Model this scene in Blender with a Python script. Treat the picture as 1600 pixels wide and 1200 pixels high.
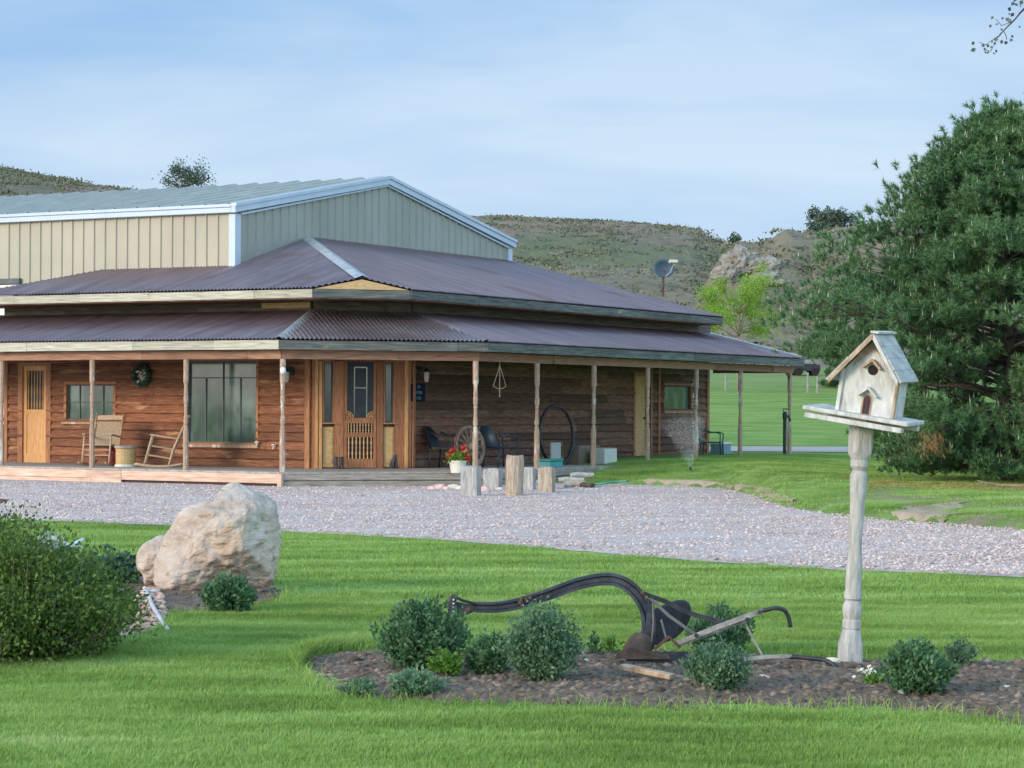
import bpy, bmesh, math, random
import numpy as np
from math import sin, cos, pi, radians, sqrt, atan2, exp
from mathutils import Vector, Matrix, noise as mn
random.seed(7); RNG = np.random.default_rng(7)
for o in list(bpy.data.objects): bpy.data.objects.remove(o)
SC = bpy.context.scene; COL = SC.collection

# ------------------------------------------------------------------ camera
F, Y0, ROLL, EYE = 3614., 633., .0053, 1.6
cam_d = bpy.data.cameras.new('camera'); cam = bpy.data.objects.new('camera', cam_d); COL.objects.link(cam)
cam_d.sensor_width = 36; cam_d.lens = F / 1600 * 36; cam_d.shift_y = (Y0 - 600) / 1600
cam_d.clip_end = 6000; cam_d.clip_start = .1
cam.matrix_world = Matrix.Translation((0, 0, EYE)) @ Matrix.Rotation(-ROLL, 4, 'Y') @ Matrix.Rotation(pi / 2, 4, 'X')
SC.camera = cam
# ------------------------------------------------------------------ light
SUN_EL, SUN_AZ = radians(16), atan2(-.62, -.78)       # azimuth as angle of the vector towards the sun
to_sun = Vector((cos(SUN_EL) * cos(SUN_AZ), cos(SUN_EL) * sin(SUN_AZ), sin(SUN_EL)))
sd = bpy.data.lights.new('sun', 'SUN'); sd.energy = 1.2; sd.angle = radians(16); sd.color = (1, .80, .60)
so = bpy.data.objects.new('sun', sd); COL.objects.link(so); so.rotation_euler = to_sun.to_track_quat('Z', 'Y').to_euler()
SC.view_settings.view_transform = 'Standard'; SC.view_settings.look = 'None'; SC.view_settings.gamma = 1
SC.view_settings.exposure = 1.15
SC.render.engine = 'CYCLES'
W_ = bpy.data.worlds.new('World'); SC.world = W_; W_.use_nodes = True
nt = W_.node_tree; nt.nodes.clear()
def N(nt, t, **k):
    n = nt.nodes.new(t)
    for a, b in k.items():
        if a.startswith('_'): setattr(n, a[1:], b)
        else:
            n.inputs[int(a[1:]) if a[0] == 'i' and a[1:].isdigit() else a.replace('__', ' ')].default_value = b
    return n
def ramp(nt, fac, stops, interp='LINEAR'):
    r = nt.nodes.new('ShaderNodeValToRGB'); r.color_ramp.interpolation = interp
    while len(r.color_ramp.elements) < len(stops): r.color_ramp.elements.new(.5)
    for e, (p, c) in zip(r.color_ramp.elements, stops):
        e.position = p; e.color = (*c, 1) if len(c) == 3 else c
    nt.links.new(fac, r.inputs[0]); return r
L = nt.links.new
sky = N(nt, 'ShaderNodeTexSky', _sky_type='NISHITA', _sun_disc=False, _sun_elevation=SUN_EL,
        _sun_rotation=pi / 2 - SUN_AZ, _air_density=1.0, _dust_density=1.2, _ozone_density=2.0)
tc = N(nt, 'ShaderNodeTexCoord'); mp = N(nt, 'ShaderNodeMapping'); mp.inputs['Scale'].default_value = (1.6, 1.6, 9)
mp.inputs['Rotation'].default_value = (.0, .06, .3)
L(tc.outputs['Generated'], mp.inputs[0])
n1 = N(nt, 'ShaderNodeTexNoise', Scale=2.1, Detail=5.0, Roughness=.5, Distortion=.3); L(mp.outputs[0], n1.inputs['Vector'])
cf = ramp(nt, n1.outputs[0], [(.38, (.0, .0, .0)), (.62, (1, 1, 1))])
sep = N(nt, 'ShaderNodeSeparateXYZ'); L(tc.outputs['Generated'], sep.inputs[0])
hz = ramp(nt, sep.outputs[2], [(.03, (.95, .95, .95)), (.12, (.50, .50, .50)), (.26, (.0, .0, .0))])
mx = N(nt, 'ShaderNodeMath', _operation='MULTIPLY_ADD', i1=.62); L(cf.outputs[0], mx.inputs[0]); L(hz.outputs[0], mx.inputs[2])
mx2 = N(nt, 'ShaderNodeMath', _operation='MULTIPLY', i1=.62, _use_clamp=True); L(mx.outputs[0], mx2.inputs[0])
base = nt.nodes.new('ShaderNodeMix'); base.data_type = 'RGBA'; base.inputs[0].default_value = .72
L(sky.outputs[0], base.inputs[6]); base.inputs[7].default_value = (2.1, 4.9, 9.4, 1)
mix = nt.nodes.new('ShaderNodeMix'); mix.data_type = 'RGBA'
L(mx2.outputs[0], mix.inputs[0]); L(base.outputs[2], mix.inputs[6]); mix.inputs[7].default_value = (7.4, 8.5, 9.6, 1)
gq = N(nt, 'ShaderNodeMath', _operation='MULTIPLY_ADD', i1=-.5, i2=.5); L(sep.outputs[1], gq.inputs[0])      # 0 straight ahead (north), .5 overhead, 1 behind; unseen sky overhead and behind brightened to fill the scene
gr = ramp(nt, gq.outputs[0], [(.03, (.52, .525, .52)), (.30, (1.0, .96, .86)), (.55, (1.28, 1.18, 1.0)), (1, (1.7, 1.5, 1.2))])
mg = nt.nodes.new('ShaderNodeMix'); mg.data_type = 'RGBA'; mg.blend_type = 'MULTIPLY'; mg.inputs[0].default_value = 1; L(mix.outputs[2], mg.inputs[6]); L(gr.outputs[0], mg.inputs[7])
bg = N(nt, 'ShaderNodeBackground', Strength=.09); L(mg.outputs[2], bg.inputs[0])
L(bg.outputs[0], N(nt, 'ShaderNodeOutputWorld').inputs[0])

# ------------------------------------------------------------------ frame helpers
TH = .511; CA, SA = cos(TH), sin(TH); P1 = (-4.444, 44.)
def ray(px, py):
    qx = px - 800; qy = Y0 - py
    return (qx * cos(ROLL) - qy * sin(ROLL)) / F, (qx * sin(ROLL) + qy * cos(ROLL)) / F
def at(px, py, d):
    a, b = ray(px, py); return Vector((a * d, d, EYE + b * d))
def g2(u, v): return P1[0] + u * CA + v * SA, P1[1] - u * SA + v * CA
def loc2(x, y):
    dx = x - P1[0]; dy = y - P1[1]; return dx * CA - dy * SA, dx * SA + dy * CA
def hit(nu, nv, c, px, py):
    a, b = ray(px, py); u0, v0 = loc2(0, 0); u1, v1 = loc2(a, 1); du = u1 - u0; dv = v1 - v0
    t = (c - nu * u0 - nv * v0) / (nu * du + nv * dv); return u0 + t * du, v0 + t * dv, EYE + b * t

# ------------------------------------------------------------------ materials
def mat(name, cols, scale=4., stretch=(1, 1, 1), rough=.8, bump=.3, metal=0., detail=6., island=0., spots=None, bscale=None, spec=.5, objco=True, bdist=.01):
    m = bpy.data.materials.new(name); m.use_nodes = True; t = m.node_tree; b = t.nodes['Principled BSDF']
    tc = N(t, 'ShaderNodeTexCoord'); mp = N(t, 'ShaderNodeMapping'); mp.inputs['Scale'].default_value = stretch
    if objco: t.links.new(tc.outputs['Object'], mp.inputs[0])
    else:
        gg = N(t, 'ShaderNodeNewGeometry'); t.links.new(gg.outputs['Position'], mp.inputs[0])
    no = N(t, 'ShaderNodeTexNoise', Scale=scale, Detail=detail, Roughness=.6); t.links.new(mp.outputs[0], no.inputs['Vector'])
    k = len(cols); r = ramp(t, no.outputs[0], [(.3 + .4 * i / max(1, k - 1), c) for i, c in enumerate(cols)])
    out = r.outputs[0]
    if spots:
        for sc, thr, c, st in spots:
            mp2 = N(t, 'ShaderNodeMapping'); mp2.inputs['Scale'].default_value = st
            t.links.new(mp.inputs[0].links[0].from_socket, mp2.inputs[0])
            n2 = N(t, 'ShaderNodeTexNoise', Scale=sc, Detail=4.0); t.links.new(mp2.outputs[0], n2.inputs['Vector'])
            r2 = ramp(t, n2.outputs[0], [(thr, (0, 0, 0)), (thr + .08, (1, 1, 1))])
            mm = t.nodes.new('ShaderNodeMix'); mm.data_type = 'RGBA'
            t.links.new(r2.outputs[0], mm.inputs[0]); t.links.new(out, mm.inputs[6]); mm.inputs[7].default_value = (*c, 1); out = mm.outputs[2]
    if island:
        g = N(t, 'ShaderNodeNewGeometry'); mr = N(t, 'ShaderNodeMapRange'); mr.inputs[3].default_value = 1 - island; mr.inputs[4].default_value = 1 + island
        t.links.new(g.outputs['Random Per Island'], mr.inputs[0])
        hs = N(t, 'ShaderNodeHueSaturation'); t.links.new(mr.outputs[0], hs.inputs['Value']); t.links.new(out, hs.inputs['Color']); out = hs.outputs[0]
    t.links.new(out, b.inputs['Base Color'])
    b.inputs['Roughness'].default_value = rough; b.inputs['Metallic'].default_value = metal; b.inputs['Specular IOR Level'].default_value = spec
    if bump:
        bn = N(t, 'ShaderNodeTexNoise', Scale=bscale or scale * 3, Detail=5.0); t.links.new(mp.outputs[0], bn.inputs['Vector'])
        bp = N(t, 'ShaderNodeBump', Strength=bump, Distance=bdist); t.links.new(bn.outputs[0], bp.inputs['Height']); t.links.new(bp.outputs[0], b.inputs['Normal'])
    return m
def leafmat(name, c1, c2, c3, trans=.35, rough=.55, patch=1.2):
    """foliage: colour per leaf plus larger patches, some light through the leaf"""
    m = bpy.data.materials.new(name); m.use_nodes = True; t = m.node_tree; t.nodes.clear()
    g = N(t, 'ShaderNodeNewGeometry'); no = N(t, 'ShaderNodeTexNoise', Scale=patch, Detail=3.0); t.links.new(g.outputs['Position'], no.inputs['Vector'])
    ad = N(t, 'ShaderNodeMath', _operation='MULTIPLY_ADD', i1=.55); t.links.new(g.outputs['Random Per Island'], ad.inputs[0])
    sb = N(t, 'ShaderNodeMath', _operation='SUBTRACT', i1=.27); t.links.new(no.outputs[0], sb.inputs[0]); t.links.new(sb.outputs[0], ad.inputs[2])
    r = ramp(t, ad.outputs[0], [(.1, c1), (.5, c2), (.9, c3)])
    b = N(t, 'ShaderNodeBsdfPrincipled', Roughness=rough); b.inputs['Specular IOR Level'].default_value = .3
    tr = N(t, 'ShaderNodeBsdfTranslucent'); ms = N(t, 'ShaderNodeMixShader', i0=trans)
    t.links.new(r.outputs[0], b.inputs['Base Color']); t.links.new(r.outputs[0], tr.inputs[0])
    t.links.new(b.outputs[0], ms.inputs[1]); t.links.new(tr.outputs[0], ms.inputs[2])
    t.links.new(ms.outputs[0], N(t, 'ShaderNodeOutputMaterial').inputs[0]); return m

M = {}
M['siding'] = mat('stained_siding', [(.085, .030, .015), (.20, .075, .036), (.36, .150, .070)], 3, (1.2, 1.2, 16), .75, .5, island=.30, spots=[(1.2, .60, (.42, .22, .11), (1, 1, 5))])
M['siding_dark'] = mat('weathered_shaded_siding', [(.070, .033, .022), (.15, .075, .048), (.25, .145, .10)], 3, (1.2, 1.2, 16), .8, .5, island=.50, spots=[(1.0, .63, (.22, .155, .12), (1, 1, 5))])  # greyer boards, their colour also darkened for the porch shade
M['ceiling'] = mat('shaded_porch_ceiling_boards', [(.03, .022, .02), (.06, .045, .04)], 3, (1, 8, 1), .9, .2)  # board colour deepened to add to the shade under the porch roof
M['roof_a'] = mat('rusty_corrugated_metal_streaked', [(.135, .092, .10), (.20, .14, .152), (.27, .20, .21)], 1.6, (3.2, .22, 1), .34, .12, .35, bscale=12, spots=[(.5, .62, (.17, .095, .090), (1, 1, 1))])
M['roof_c'] = mat('rusty_corrugated_metal_streaked', [(.135, .092, .10), (.20, .14, .152), (.27, .20, .21)], 1.6, (.22, 3.2, 1), .34, .12, .35, bscale=12, spots=[(.5, .62, (.17, .095, .090), (1, 1, 1))])
M['trimwood'] = mat('reddish_trim_wood', [(.20, .075, .035), (.33, .14, .065), (.46, .22, .11)], 4, (14, 14, 1), .7, .4, island=.18)
M['header'] = mat('header_beam_wood', [(.16, .080, .052), (.27, .145, .095), (.36, .21, .14)], 3, (1, 1, 14), .8, .4, island=.2)
M['post'] = mat('turned_post_wood', [(.26, .17, .12), (.38, .26, .19), (.50, .38, .28)], 5, (12, 12, 1.5), .75, .4, spots=[(2.2, .6, (.60, .56, .50), (3, 3, 1))])
M['pine_door'] = mat('orange_pine', [(.42, .20, .07), (.60, .31, .12), (.74, .43, .19)], 4, (14, 14, 1), .55, .2)
M['tan_ply'] = mat('tan_plywood', [(.42, .27, .12), (.55, .37, .17), (.62, .45, .24)], 4, (2, 2, 9), .8, .2)
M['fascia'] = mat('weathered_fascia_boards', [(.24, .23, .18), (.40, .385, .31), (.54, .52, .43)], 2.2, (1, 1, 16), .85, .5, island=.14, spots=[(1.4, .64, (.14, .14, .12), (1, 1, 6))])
M['fascia_shaded'] = mat('shaded_grey_fascia_boards', [(.045, .052, .05), (.10, .108, .10), (.19, .195, .175)], 2.2, (1, 1, 16), .85, .5, island=.25, spots=[(1.1, .68, (.30, .27, .15), (1, 1, 5))])  # same weathered boards, shade of the entrance and right sides put into the colour
M['clerestory'] = mat('clerestory_boards', [(.06, .045, .038), (.13, .10, .08), (.23, .185, .15)], 2.4, (1, 1, 16), .85, .5, island=.3)
M['deck'] = mat('deck_boards', [(.26, .22, .20), (.36, .31, .28), (.45, .40, .37)], 3, (3, 3, 1), .85, .3, island=.15)
M['skirt'] = mat('new_deck_skirt', [(.40, .25, .18), (.56, .38, .29), (.66, .50, .40)], 2, (1, 1, 12), .8, .3, island=.16)
M['timber'] = mat('grey_landscape_timber', [(.14, .12, .10), (.26, .23, .20), (.37, .34, .30)], 3, (1, 1, 14), .9, .6, island=.2)
M['roof'] = mat('rusty_corrugated_metal', [(.18, .14, .15), (.25, .20, .215), (.33, .28, .30)], 1.1, (1, 1, 1), .22, .10, .55, bscale=20, spots=[(.6, .63, (.20, .105, .095), (1, 1, 1))])
M['cap'] = mat('galvanised_ridge_cap', [(.36, .34, .34), (.50, .50, .51), (.62, .63, .65)], 5, (1, 1, 1), .38, .1, .5)
M['barn_wall'] = mat('cream_metal_panel', [(.33, .31, .25), (.37, .345, .28), (.41, .38, .31)], .8, (1, 1, .6), .55, .03)
M['barn_gable'] = mat('shaded_gable_metal_panel', [(.27, .28, .25), (.305, .315, .28), (.335, .345, .31)], .8, (1, 1, .6), .55, .03)  # same cream paint, greyed and darkened in colour for the shaded gable side
M['barn_trim'] = mat('skylit_white_metal_trim', [(.42, .50, .62), (.49, .575, .70)], 2, (1, 1, 1), .45, .03)  # white trim with the blue of the skylight put into its colour
M['barn_roof'] = mat('galvalume_roof', [(.31, .315, .295), (.35, .355, .33), (.39, .395, .37)], 1.5, (1, 1, 1), .65, .05, .0)
M['glass'] = mat('window_pane', [(.030, .052, .048), (.070, .11, .10), (.17, .24, .22)], 1.5, (1.4, 1.4, .8), .06, 0, detail=2, spec=.8)
M['glass_dark'] = mat('dark_window_pane', [(.010, .022, .028), (.03, .055, .06), (.06, .10, .10)], 1.6, (1, 1, 1), .12, 0, detail=2, spec=.7)
M['screen'] = mat('screen_mesh', [(.012, .018, .028), (.025, .035, .05)], 3, (1, 1, 1), .5, 0)
M['mullion'] = mat('dark_muntin', [(.06, .075, .075), (.10, .12, .12)], 5, (1, 1, 1), .6, 0)
M['white'] = mat('white_paint', [(.66, .67, .66), (.80, .80, .78)], 6, (1, 1, 1), .5, .1)
M['black_iron'] = mat('black_iron', [(.012, .013, .018), (.03, .032, .042), (.055, .055, .065)], 9, (1, 1, 1), .5, .3, .35)
M['plow_iron'] = mat('blue_black_iron', [(.020, .024, .034), (.042, .048, .064), (.085, .09, .11)], 7, (1, 1, 1), .48, .5, .4, spots=[(5, .62, (.15, .09, .065), (1, 1, 1))])
M['rust'] = mat('rusty_iron', [(.055, .032, .028), (.12, .065, .05), (.19, .11, .085)], 8, (1, 1, 1), .8, .5, .1)
M['greywood'] = mat('grey_weathered_wood', [(.15, .145, .135), (.27, .26, .24), (.42, .405, .38)], 5, (3, 3, 3), .85, .5, spots=[(9, .62, (.16, .14, .12), (1, 1, 1))])
M['logwood'] = mat('split_log_wood', [(.22, .17, .13), (.40, .32, .25), (.58, .50, .41)], 3, (9, 9, 1.2), .9, .7, spots=[(4, .60, (.34, .22, .13), (4, 4, .8)), (5, .66, (.10, .08, .07), (7, 7, .6))], bdist=.03)
M['logwood_grey'] = mat('silver_log_wood', [(.22, .21, .20), (.38, .37, .355), (.54, .525, .50)], 3, (9, 9, 1.2), .9, .7, spots=[(5, .66, (.12, .11, .10), (8, 8, .6))], bdist=.03)
M['bird_white'] = mat('peeling_white_paint', [(.33, .325, .31), (.50, .50, .49), (.63, .635, .625)], 7, (3, 3, 1), .7, .5, spots=[(11, .66, (.40, .36, .30), (3, 3, .8))])
M['bird_post'] = mat('weathered_white_post', [(.27, .262, .245), (.40, .395, .375), (.52, .515, .495)], 6, (6, 6, 1), .8, .6, spots=[(7, .63, (.30, .28, .25), (7, 7, .9))])
M['bird_roof'] = mat('grey_painted_roof', [(.25, .245, .24), (.37, .365, .36), (.50, .495, .485)], 6, (1, 1, 3), .6, .5, spots=[(7, .67, (.24, .22, .20), (1, 1, 1))])
M['stain'] = mat('bare_brown_wood', [(.20, .13, .09), (.36, .25, .17), (.50, .38, .28)], 9, (2, 2, 1), .85, .4)
M['hole'] = mat('dark_hole', [(.01, .008, .008), (.02, .012, .012)], 3, (1, 1, 1), .9, 0)
M['maroon'] = mat('maroon_wood', [(.03, .010, .014), (.06, .018, .026)], 9, (1, 1, 1), .6, .1)
M['blue_plastic'] = mat('dark_blue_plastic', [(.012, .035, .065), (.02, .05, .09)], 3, (1, 1, 1), .45, 0)
M['green_plastic'] = mat('dark_green_plastic', [(.015, .07, .06), (.03, .10, .085)], 3, (1, 1, 1), .45, 0)
M['teal'] = mat('teal_plastic', [(.03, .26, .28), (.05, .34, .36)], 3, (1, 1, 1), .4, 0)
M['brace'] = mat('dull_grey_iron', [(.07, .07, .072), (.13, .13, .13), (.19, .185, .18)], 7, (1, 1, 1), .6, .4, .3)
M['plowrust'] = mat('dark_rusted_iron', [(.030, .024, .022), (.060, .044, .038), (.10, .07, .056)], 9, (1, 1, 1), .75, .6, .1)
M['wheelwood'] = mat('brown_wheel_wood', [(.12, .085, .06), (.21, .155, .115), (.32, .25, .19)], 6, (3, 3, 3), .8, .4)
M['wicker'] = mat('woven_seat', [(.24, .17, .11), (.38, .28, .19), (.48, .37, .26)], 25, (1, 1, 4), .9, .6)
M['chairwood'] = mat('rocker_wood', [(.34, .22, .14), (.47, .33, .22), (.58, .43, .31)], 8, (5, 5, 1), .7, .3)
M['rock'] = mat('tan_sandstone', [(.33, .25, .205), (.49, .40, .34), (.60, .525, .465)], 2.6, (1, 1, 1.6), .92, 1.0, bscale=9, bdist=.06, detail=10, spots=[(1.5, .60, (.47, .31, .20), (1, 1, 1)), (2.6, .60, (.58, .55, .50), (1, 1, 1)), (9, .66, (.27, .205, .165), (1.5, 1, .6)), (14, .68, (.16, .12, .10), (1, 1, 1.6))])
M['pinkrock'] = mat('pink_rock', [(.30, .16, .14), (.48, .31, .27), (.60, .46, .40)], 6, (1, 1, 1), .9, .6, island=.3)
M['palestone'] = mat('pale_stone', [(.52, .45, .36), (.66, .60, .50)], 6, (1, 1, 1), .9, .5)
M['bluestone'] = mat('blue_grey_stone', [(.24, .30, .36), (.34, .40, .46)], 6, (1, 1, 1), .9, .5)
M['terra_white'] = mat('white_flowerpot', [(.60, .58, .50), (.72, .70, .62)], 5, (1, 1, 1), .6, .1)
M['navy'] = mat('navy_sign', [(.008, .015, .040), (.014, .025, .06)], 5, (1, 1, 1), .8, 0, spec=.1)
M['paleblue'] = mat('pale_blue_lettering', [(.14, .23, .30), (.20, .30, .37)], 5, (1, 1, 1), .6, 0)
M['bark'] = mat('bark', [(.045, .035, .028), (.085, .066, .054), (.14, .11, .088)], 6, (4, 4, 1), .95, .8, bdist=.03)
M['palebark'] = mat('pale_bark', [(.20, .16, .12), (.32, .26, .21)], 6, (4, 4, 1), .95, .6)
M['stemgreen'] = mat('green_stems', [(.05, .09, .03), (.09, .13, .05)], 6, (1, 1, 1), .8, .1)
M['pvc'] = mat('grey_pipe', [(.40, .42, .46), (.52, .54, .58)], 5, (1, 1, 1), .5, .1)
M['bleached'] = mat('bleached_wood', [(.62, .66, .72), (.80, .83, .88)], 5, (1, 1, 1), .7, .2)
M['redbag'] = mat('red_cloth', [(.13, .02, .02), (.24, .04, .04)], 8, (1, 1, 1), .9, .3)
M['dish'] = mat('slate_blue_dish', [(.045, .075, .115), (.06, .095, .14)], 2, (1, 1, 1), .5, 0)
M['catfur'] = mat('dark_grey_fur', [(.035, .04, .05), (.07, .075, .085)], 20, (1, 1, 1), .9, .3)
M['hose'] = mat('green_hose', [(.02, .22, .15), (.03, .30, .20)], 5, (1, 1, 1), .5, 0)
M['crate'] = mat('pale_slatted_panel', [(.34, .37, .37), (.46, .49, .48)], 6, (12, 12, 1), .7, .1)
M['brownbox'] = mat('brown_board', [(.14, .115, .085), (.20, .17, .13)], 6, (1, 1, 1), .8, .1)

# vegetation
M['boxleaf'] = leafmat('dark_herb_leaves', (.048, .112, .050), (.092, .195, .088), (.165, .29, .14), patch=5)
M['greyleaf'] = leafmat('grey_green_leaves', (.078, .155, .085), (.13, .235, .13), (.20, .33, .19), patch=5)
M['limeleaf'] = leafmat('yellow_green_leaves', (.08, .18, .03), (.13, .28, .045), (.20, .38, .07), patch=5)
M['roseleaf'] = leafmat('shrub_rose_leaves', (.055, .10, .024), (.11, .18, .038), (.20, .28, .070), patch=3)
M['tealleaf'] = leafmat('blue_green_leaves', (.045, .10, .065), (.08, .16, .10), (.13, .22, .14), patch=4)
M['needle'] = leafmat('pine_needles', (.045, .105, .045), (.100, .205, .085), (.19, .31, .135), trans=.2, patch=1.1)
M['farneedle'] = leafmat('far_pine_needles', (.05, .085, .06), (.075, .115, .08), (.11, .15, .11), trans=.15, patch=.5)
M['candle'] = leafmat('pale_candles', (.35, .34, .20), (.42, .42, .26), (.50, .48, .32), trans=.1)
M['deadneedle'] = leafmat('dead_orange_needles', (.25, .11, .04), (.34, .16, .07), (.42, .22, .10), trans=.2)
M['treeleaf'] = leafmat('fresh_green_leaves', (.17, .29, .035), (.27, .43, .06), (.38, .55, .11), trans=.45, patch=.9)
M['cottonleaf'] = leafmat('cottonwood_leaves', (.045, .065, .07), (.08, .10, .10), (.16, .16, .11), trans=.15, patch=3)
M['redpetal'] = leafmat('red_petals', (.45, .01, .02), (.62, .02, .03), (.75, .05, .06), trans=.2)
M['whitepetal'] = leafmat('white_petals', (.6, .62, .5), (.7, .72, .6), (.8, .8, .7), trans=.2)
M['sage'] = leafmat('sagebrush_leaves', (.075, .085, .045), (.105, .12, .065), (.15, .16, .095), trans=.1, patch=.05)
M['straw'] = leafmat('dry_tussocks', (.13, .12, .07), (.175, .16, .10), (.23, .205, .14), trans=.1, patch=.05)
M['drygrass'] = leafmat('dry_stalks', (.30, .27, .15), (.42, .38, .22), (.52, .47, .30), trans=.2)

# ------------------------------------------------------------------ mesh tools
def tag(o, label=None, cat=None, group=None, kind=None):
    for k, v in (('label', label), ('category', cat), ('group', group), ('kind', kind)):
        if v: o[k] = v
    return o
def empty(name, label, cat, loc=(0, 0, 0), rz=0, group=None):
    o = bpy.data.objects.new(name, None); COL.objects.link(o); o.location = loc; o.rotation_euler = (0, 0, rz)
    o.empty_display_size = .1; return tag(o, label, cat, group)
class MB:
    def __init__(s, T=None): s.v = []; s.f = []; s.T = T
    def add(s, vs, fs, T=None):
        k = len(s.v); T = T or s.T
        s.v += [tuple(T @ Vector(p)) if T else tuple(p) for p in vs]; s.f += [tuple(i + k for i in f) for f in fs]; return s
    def box(s, x0, x1, y0, y1, z0, z1, T=None, b=0.):
        if b:                                                     # chamfered box
            bm = bmesh.new(); bmesh.ops.create_cube(bm, size=1)
            for v in bm.verts: v.co = Vector(((x0 + x1) / 2 + v.co.x * (x1 - x0), (y0 + y1) / 2 + v.co.y * (y1 - y0), (z0 + z1) / 2 + v.co.z * (z1 - z0)))
            bmesh.ops.bevel(bm, geom=bm.edges[:], offset=b, segments=1, affect='EDGES')
            bm.verts.index_update(); s.add([v.co.copy() for v in bm.verts], [[v.index for v in f.verts] for f in bm.faces], T); bm.free(); return s
        v = [(x, y, z) for z in (z0, z1) for y in (y0, y1) for x in (x0, x1)]
        return s.add(v, [(0, 2, 3, 1), (4, 5, 7, 6), (0, 1, 5, 4), (2, 6, 7, 3), (0, 4, 6, 2), (1, 3, 7, 5)], T)
    def prism(s, pts, ext, T=None):                               # polygon extruded along a vector
        n = len(pts); e = Vector(ext); a = [Vector(p) for p in pts]
        return s.add(a + [p + e for p in a], [tuple(range(n))[::-1], tuple(range(n, 2 * n))] + [(i, (i + 1) % n, n + (i + 1) % n, n + i) for i in range(n)], T)
    def tube(s, pts, r, n=8, T=None, closed=False, flat=None):
        P = [Vector(p) for p in pts]; m = len(P); R_ = r if hasattr(r, '__len__') else [r] * m
        vs = []; fs = []; up = Vector((0, 0, 1)); X = None
        for i, p in enumerate(P):
            if closed: t = P[(i + 1) % m] - P[i - 1]
            else: t = P[min(i + 1, m - 1)] - P[max(i - 1, 0)]
            t.normalize()
            if X is None: X = t.cross(up) if abs(t.z) < .95 else t.cross(Vector((0, 1, 0)))
            X = (X - t * X.dot(t)); X = X.normalized() if X.length > 1e-6 else t.orthogonal().normalized(); Y = t.cross(X)
            fx, fy = flat or (1, 1)
            vs += [p + X * cos(2 * pi * k / n + (pi / 4 if n == 4 else 0)) * R_[i] * fx + Y * sin(2 * pi * k / n + (pi / 4 if n == 4 else 0)) * R_[i] * fy for k in range(n)]
        for i in range(m if closed else m - 1):
            j = (i + 1) % m; fs += [(i * n + k, i * n + (k + 1) % n, j * n + (k + 1) % n, j * n + k) for k in range(n)]
        if not closed: fs += [tuple(range(n))[::-1], tuple(range((m - 1) * n, m * n))]
        return s.add(vs, fs, T)
    def lathe(s, prof, c=(0, 0, 0), n=16, T=None, sq=None):
        vs = []; fs = []; m = len(prof)
        for i, (r, z) in enumerate(prof):
            for k in range(n):
                a = 2 * pi * (k + .5) / n; rr = r
                if sq and sq[i]: rr = r / max(abs(cos(a)), abs(sin(a)))
                vs.append((c[0] + rr * cos(a), c[1] + rr * sin(a), c[2] + z))
        for i in range(m - 1): fs += [(i * n + k, i * n + (k + 1) % n, (i + 1) * n + (k + 1) % n, (i + 1) * n + k) for k in range(n)]
        fs += [tuple(range(n))[::-1], tuple(range((m - 1) * n, m * n))]; return s.add(vs, fs, T)
    def build(s, name, m, parent=None, smooth=False, label=None):
        me = bpy.data.meshes.new(name); me.from_pydata(s.v, [], s.f); me.update()
        me.materials.append(M[m] if isinstance(m, str) else m)
        if smooth: me.polygons.foreach_set('use_smooth', [True] * len(me.polygons))
        o = bpy.data.objects.new(name, me); COL.objects.link(o)
        if parent: o.parent = parent
        if label: o['label'] = label
        return o
def smooth_angle(o, deg=40):
    me = o.data; me.polygons.foreach_set('use_smooth', [True] * len(me.polygons))
    bm = bmesh.new(); bm.from_mesh(me)
    for e in bm.edges:
        if len(e.link_faces) == 2 and e.calc_face_angle(0) > radians(deg): e.smooth = False
    bm.to_mesh(me); bm.free(); return o
def npmesh(name, v, f, m, parent=None, smooth=False):
    """v (n,3) array, f (k, c) array of faces with c corners each"""
    me = bpy.data.meshes.new(name); v = np.asarray(v, np.float32); f = np.asarray(f, np.int32); k, c = f.shape
    me.vertices.add(len(v)); me.vertices.foreach_set('co', v.ravel()); me.loops.add(k * c); me.loops.foreach_set('vertex_index', f.ravel())
    me.polygons.add(k); me.polygons.foreach_set('loop_start', np.arange(0, k * c, c, dtype=np.int32)); me.update(calc_edges=True)
    me.materials.append(M[m] if isinstance(m, str) else m)
    if smooth: me.polygons.foreach_set('use_smooth', [True] * k)
    o = bpy.data.objects.new(name, me); COL.objects.link(o)
    if parent: o.parent = parent
    return o
def norm(a): return a / np.maximum(np.linalg.norm(a, axis=-1, keepdims=True), 1e-9)
def leaf_arrays(P, size, D=None, aspect=.5, spread=1., N_=None):
    """one bent rhombic leaf per point: D = pointing direction"""
    n = len(P); R = RNG.normal(size=(n, 3))
    D = norm(R) if D is None else norm(D + R * spread * .5)
    S = norm(np.cross(D, RNG.normal(size=(n, 3)) if N_ is None else N_)); s = (size * RNG.uniform(.65, 1.25, n))[:, None]
    B = np.cross(D, S)
    v = np.stack([P, P + D * s * .45 + S * s * aspect * .5 + B * s * .06, P + D * s, P + D * s * .45 - S * s * aspect * .5 + B * s * .06], 1).reshape(-1, 3)
    return v, np.arange(n * 4).reshape(n, 4)
def fbm(x, y, s=1., o=3, seed=0.):
    r = 0; a = 1; t = 0
    for i in range(o): r += a * mn.noise(Vector((x * s + seed, y * s - seed, seed * 1.7))); t += a; a *= .5; s *= 2.1
    return r / t
def ss(a, b, x):
    t = min(1, max(0, (x - a) / (b - a))); return t * t * (3 - 2 * t)
def lerpt(T, x):
    if x <= T[0][0]: return T[0][1]
    for (a, p), (b, q) in zip(T, T[1:]):
        if x <= b: return p + (q - p) * (x - a) / (b - a)
    return T[-1][1]

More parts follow.
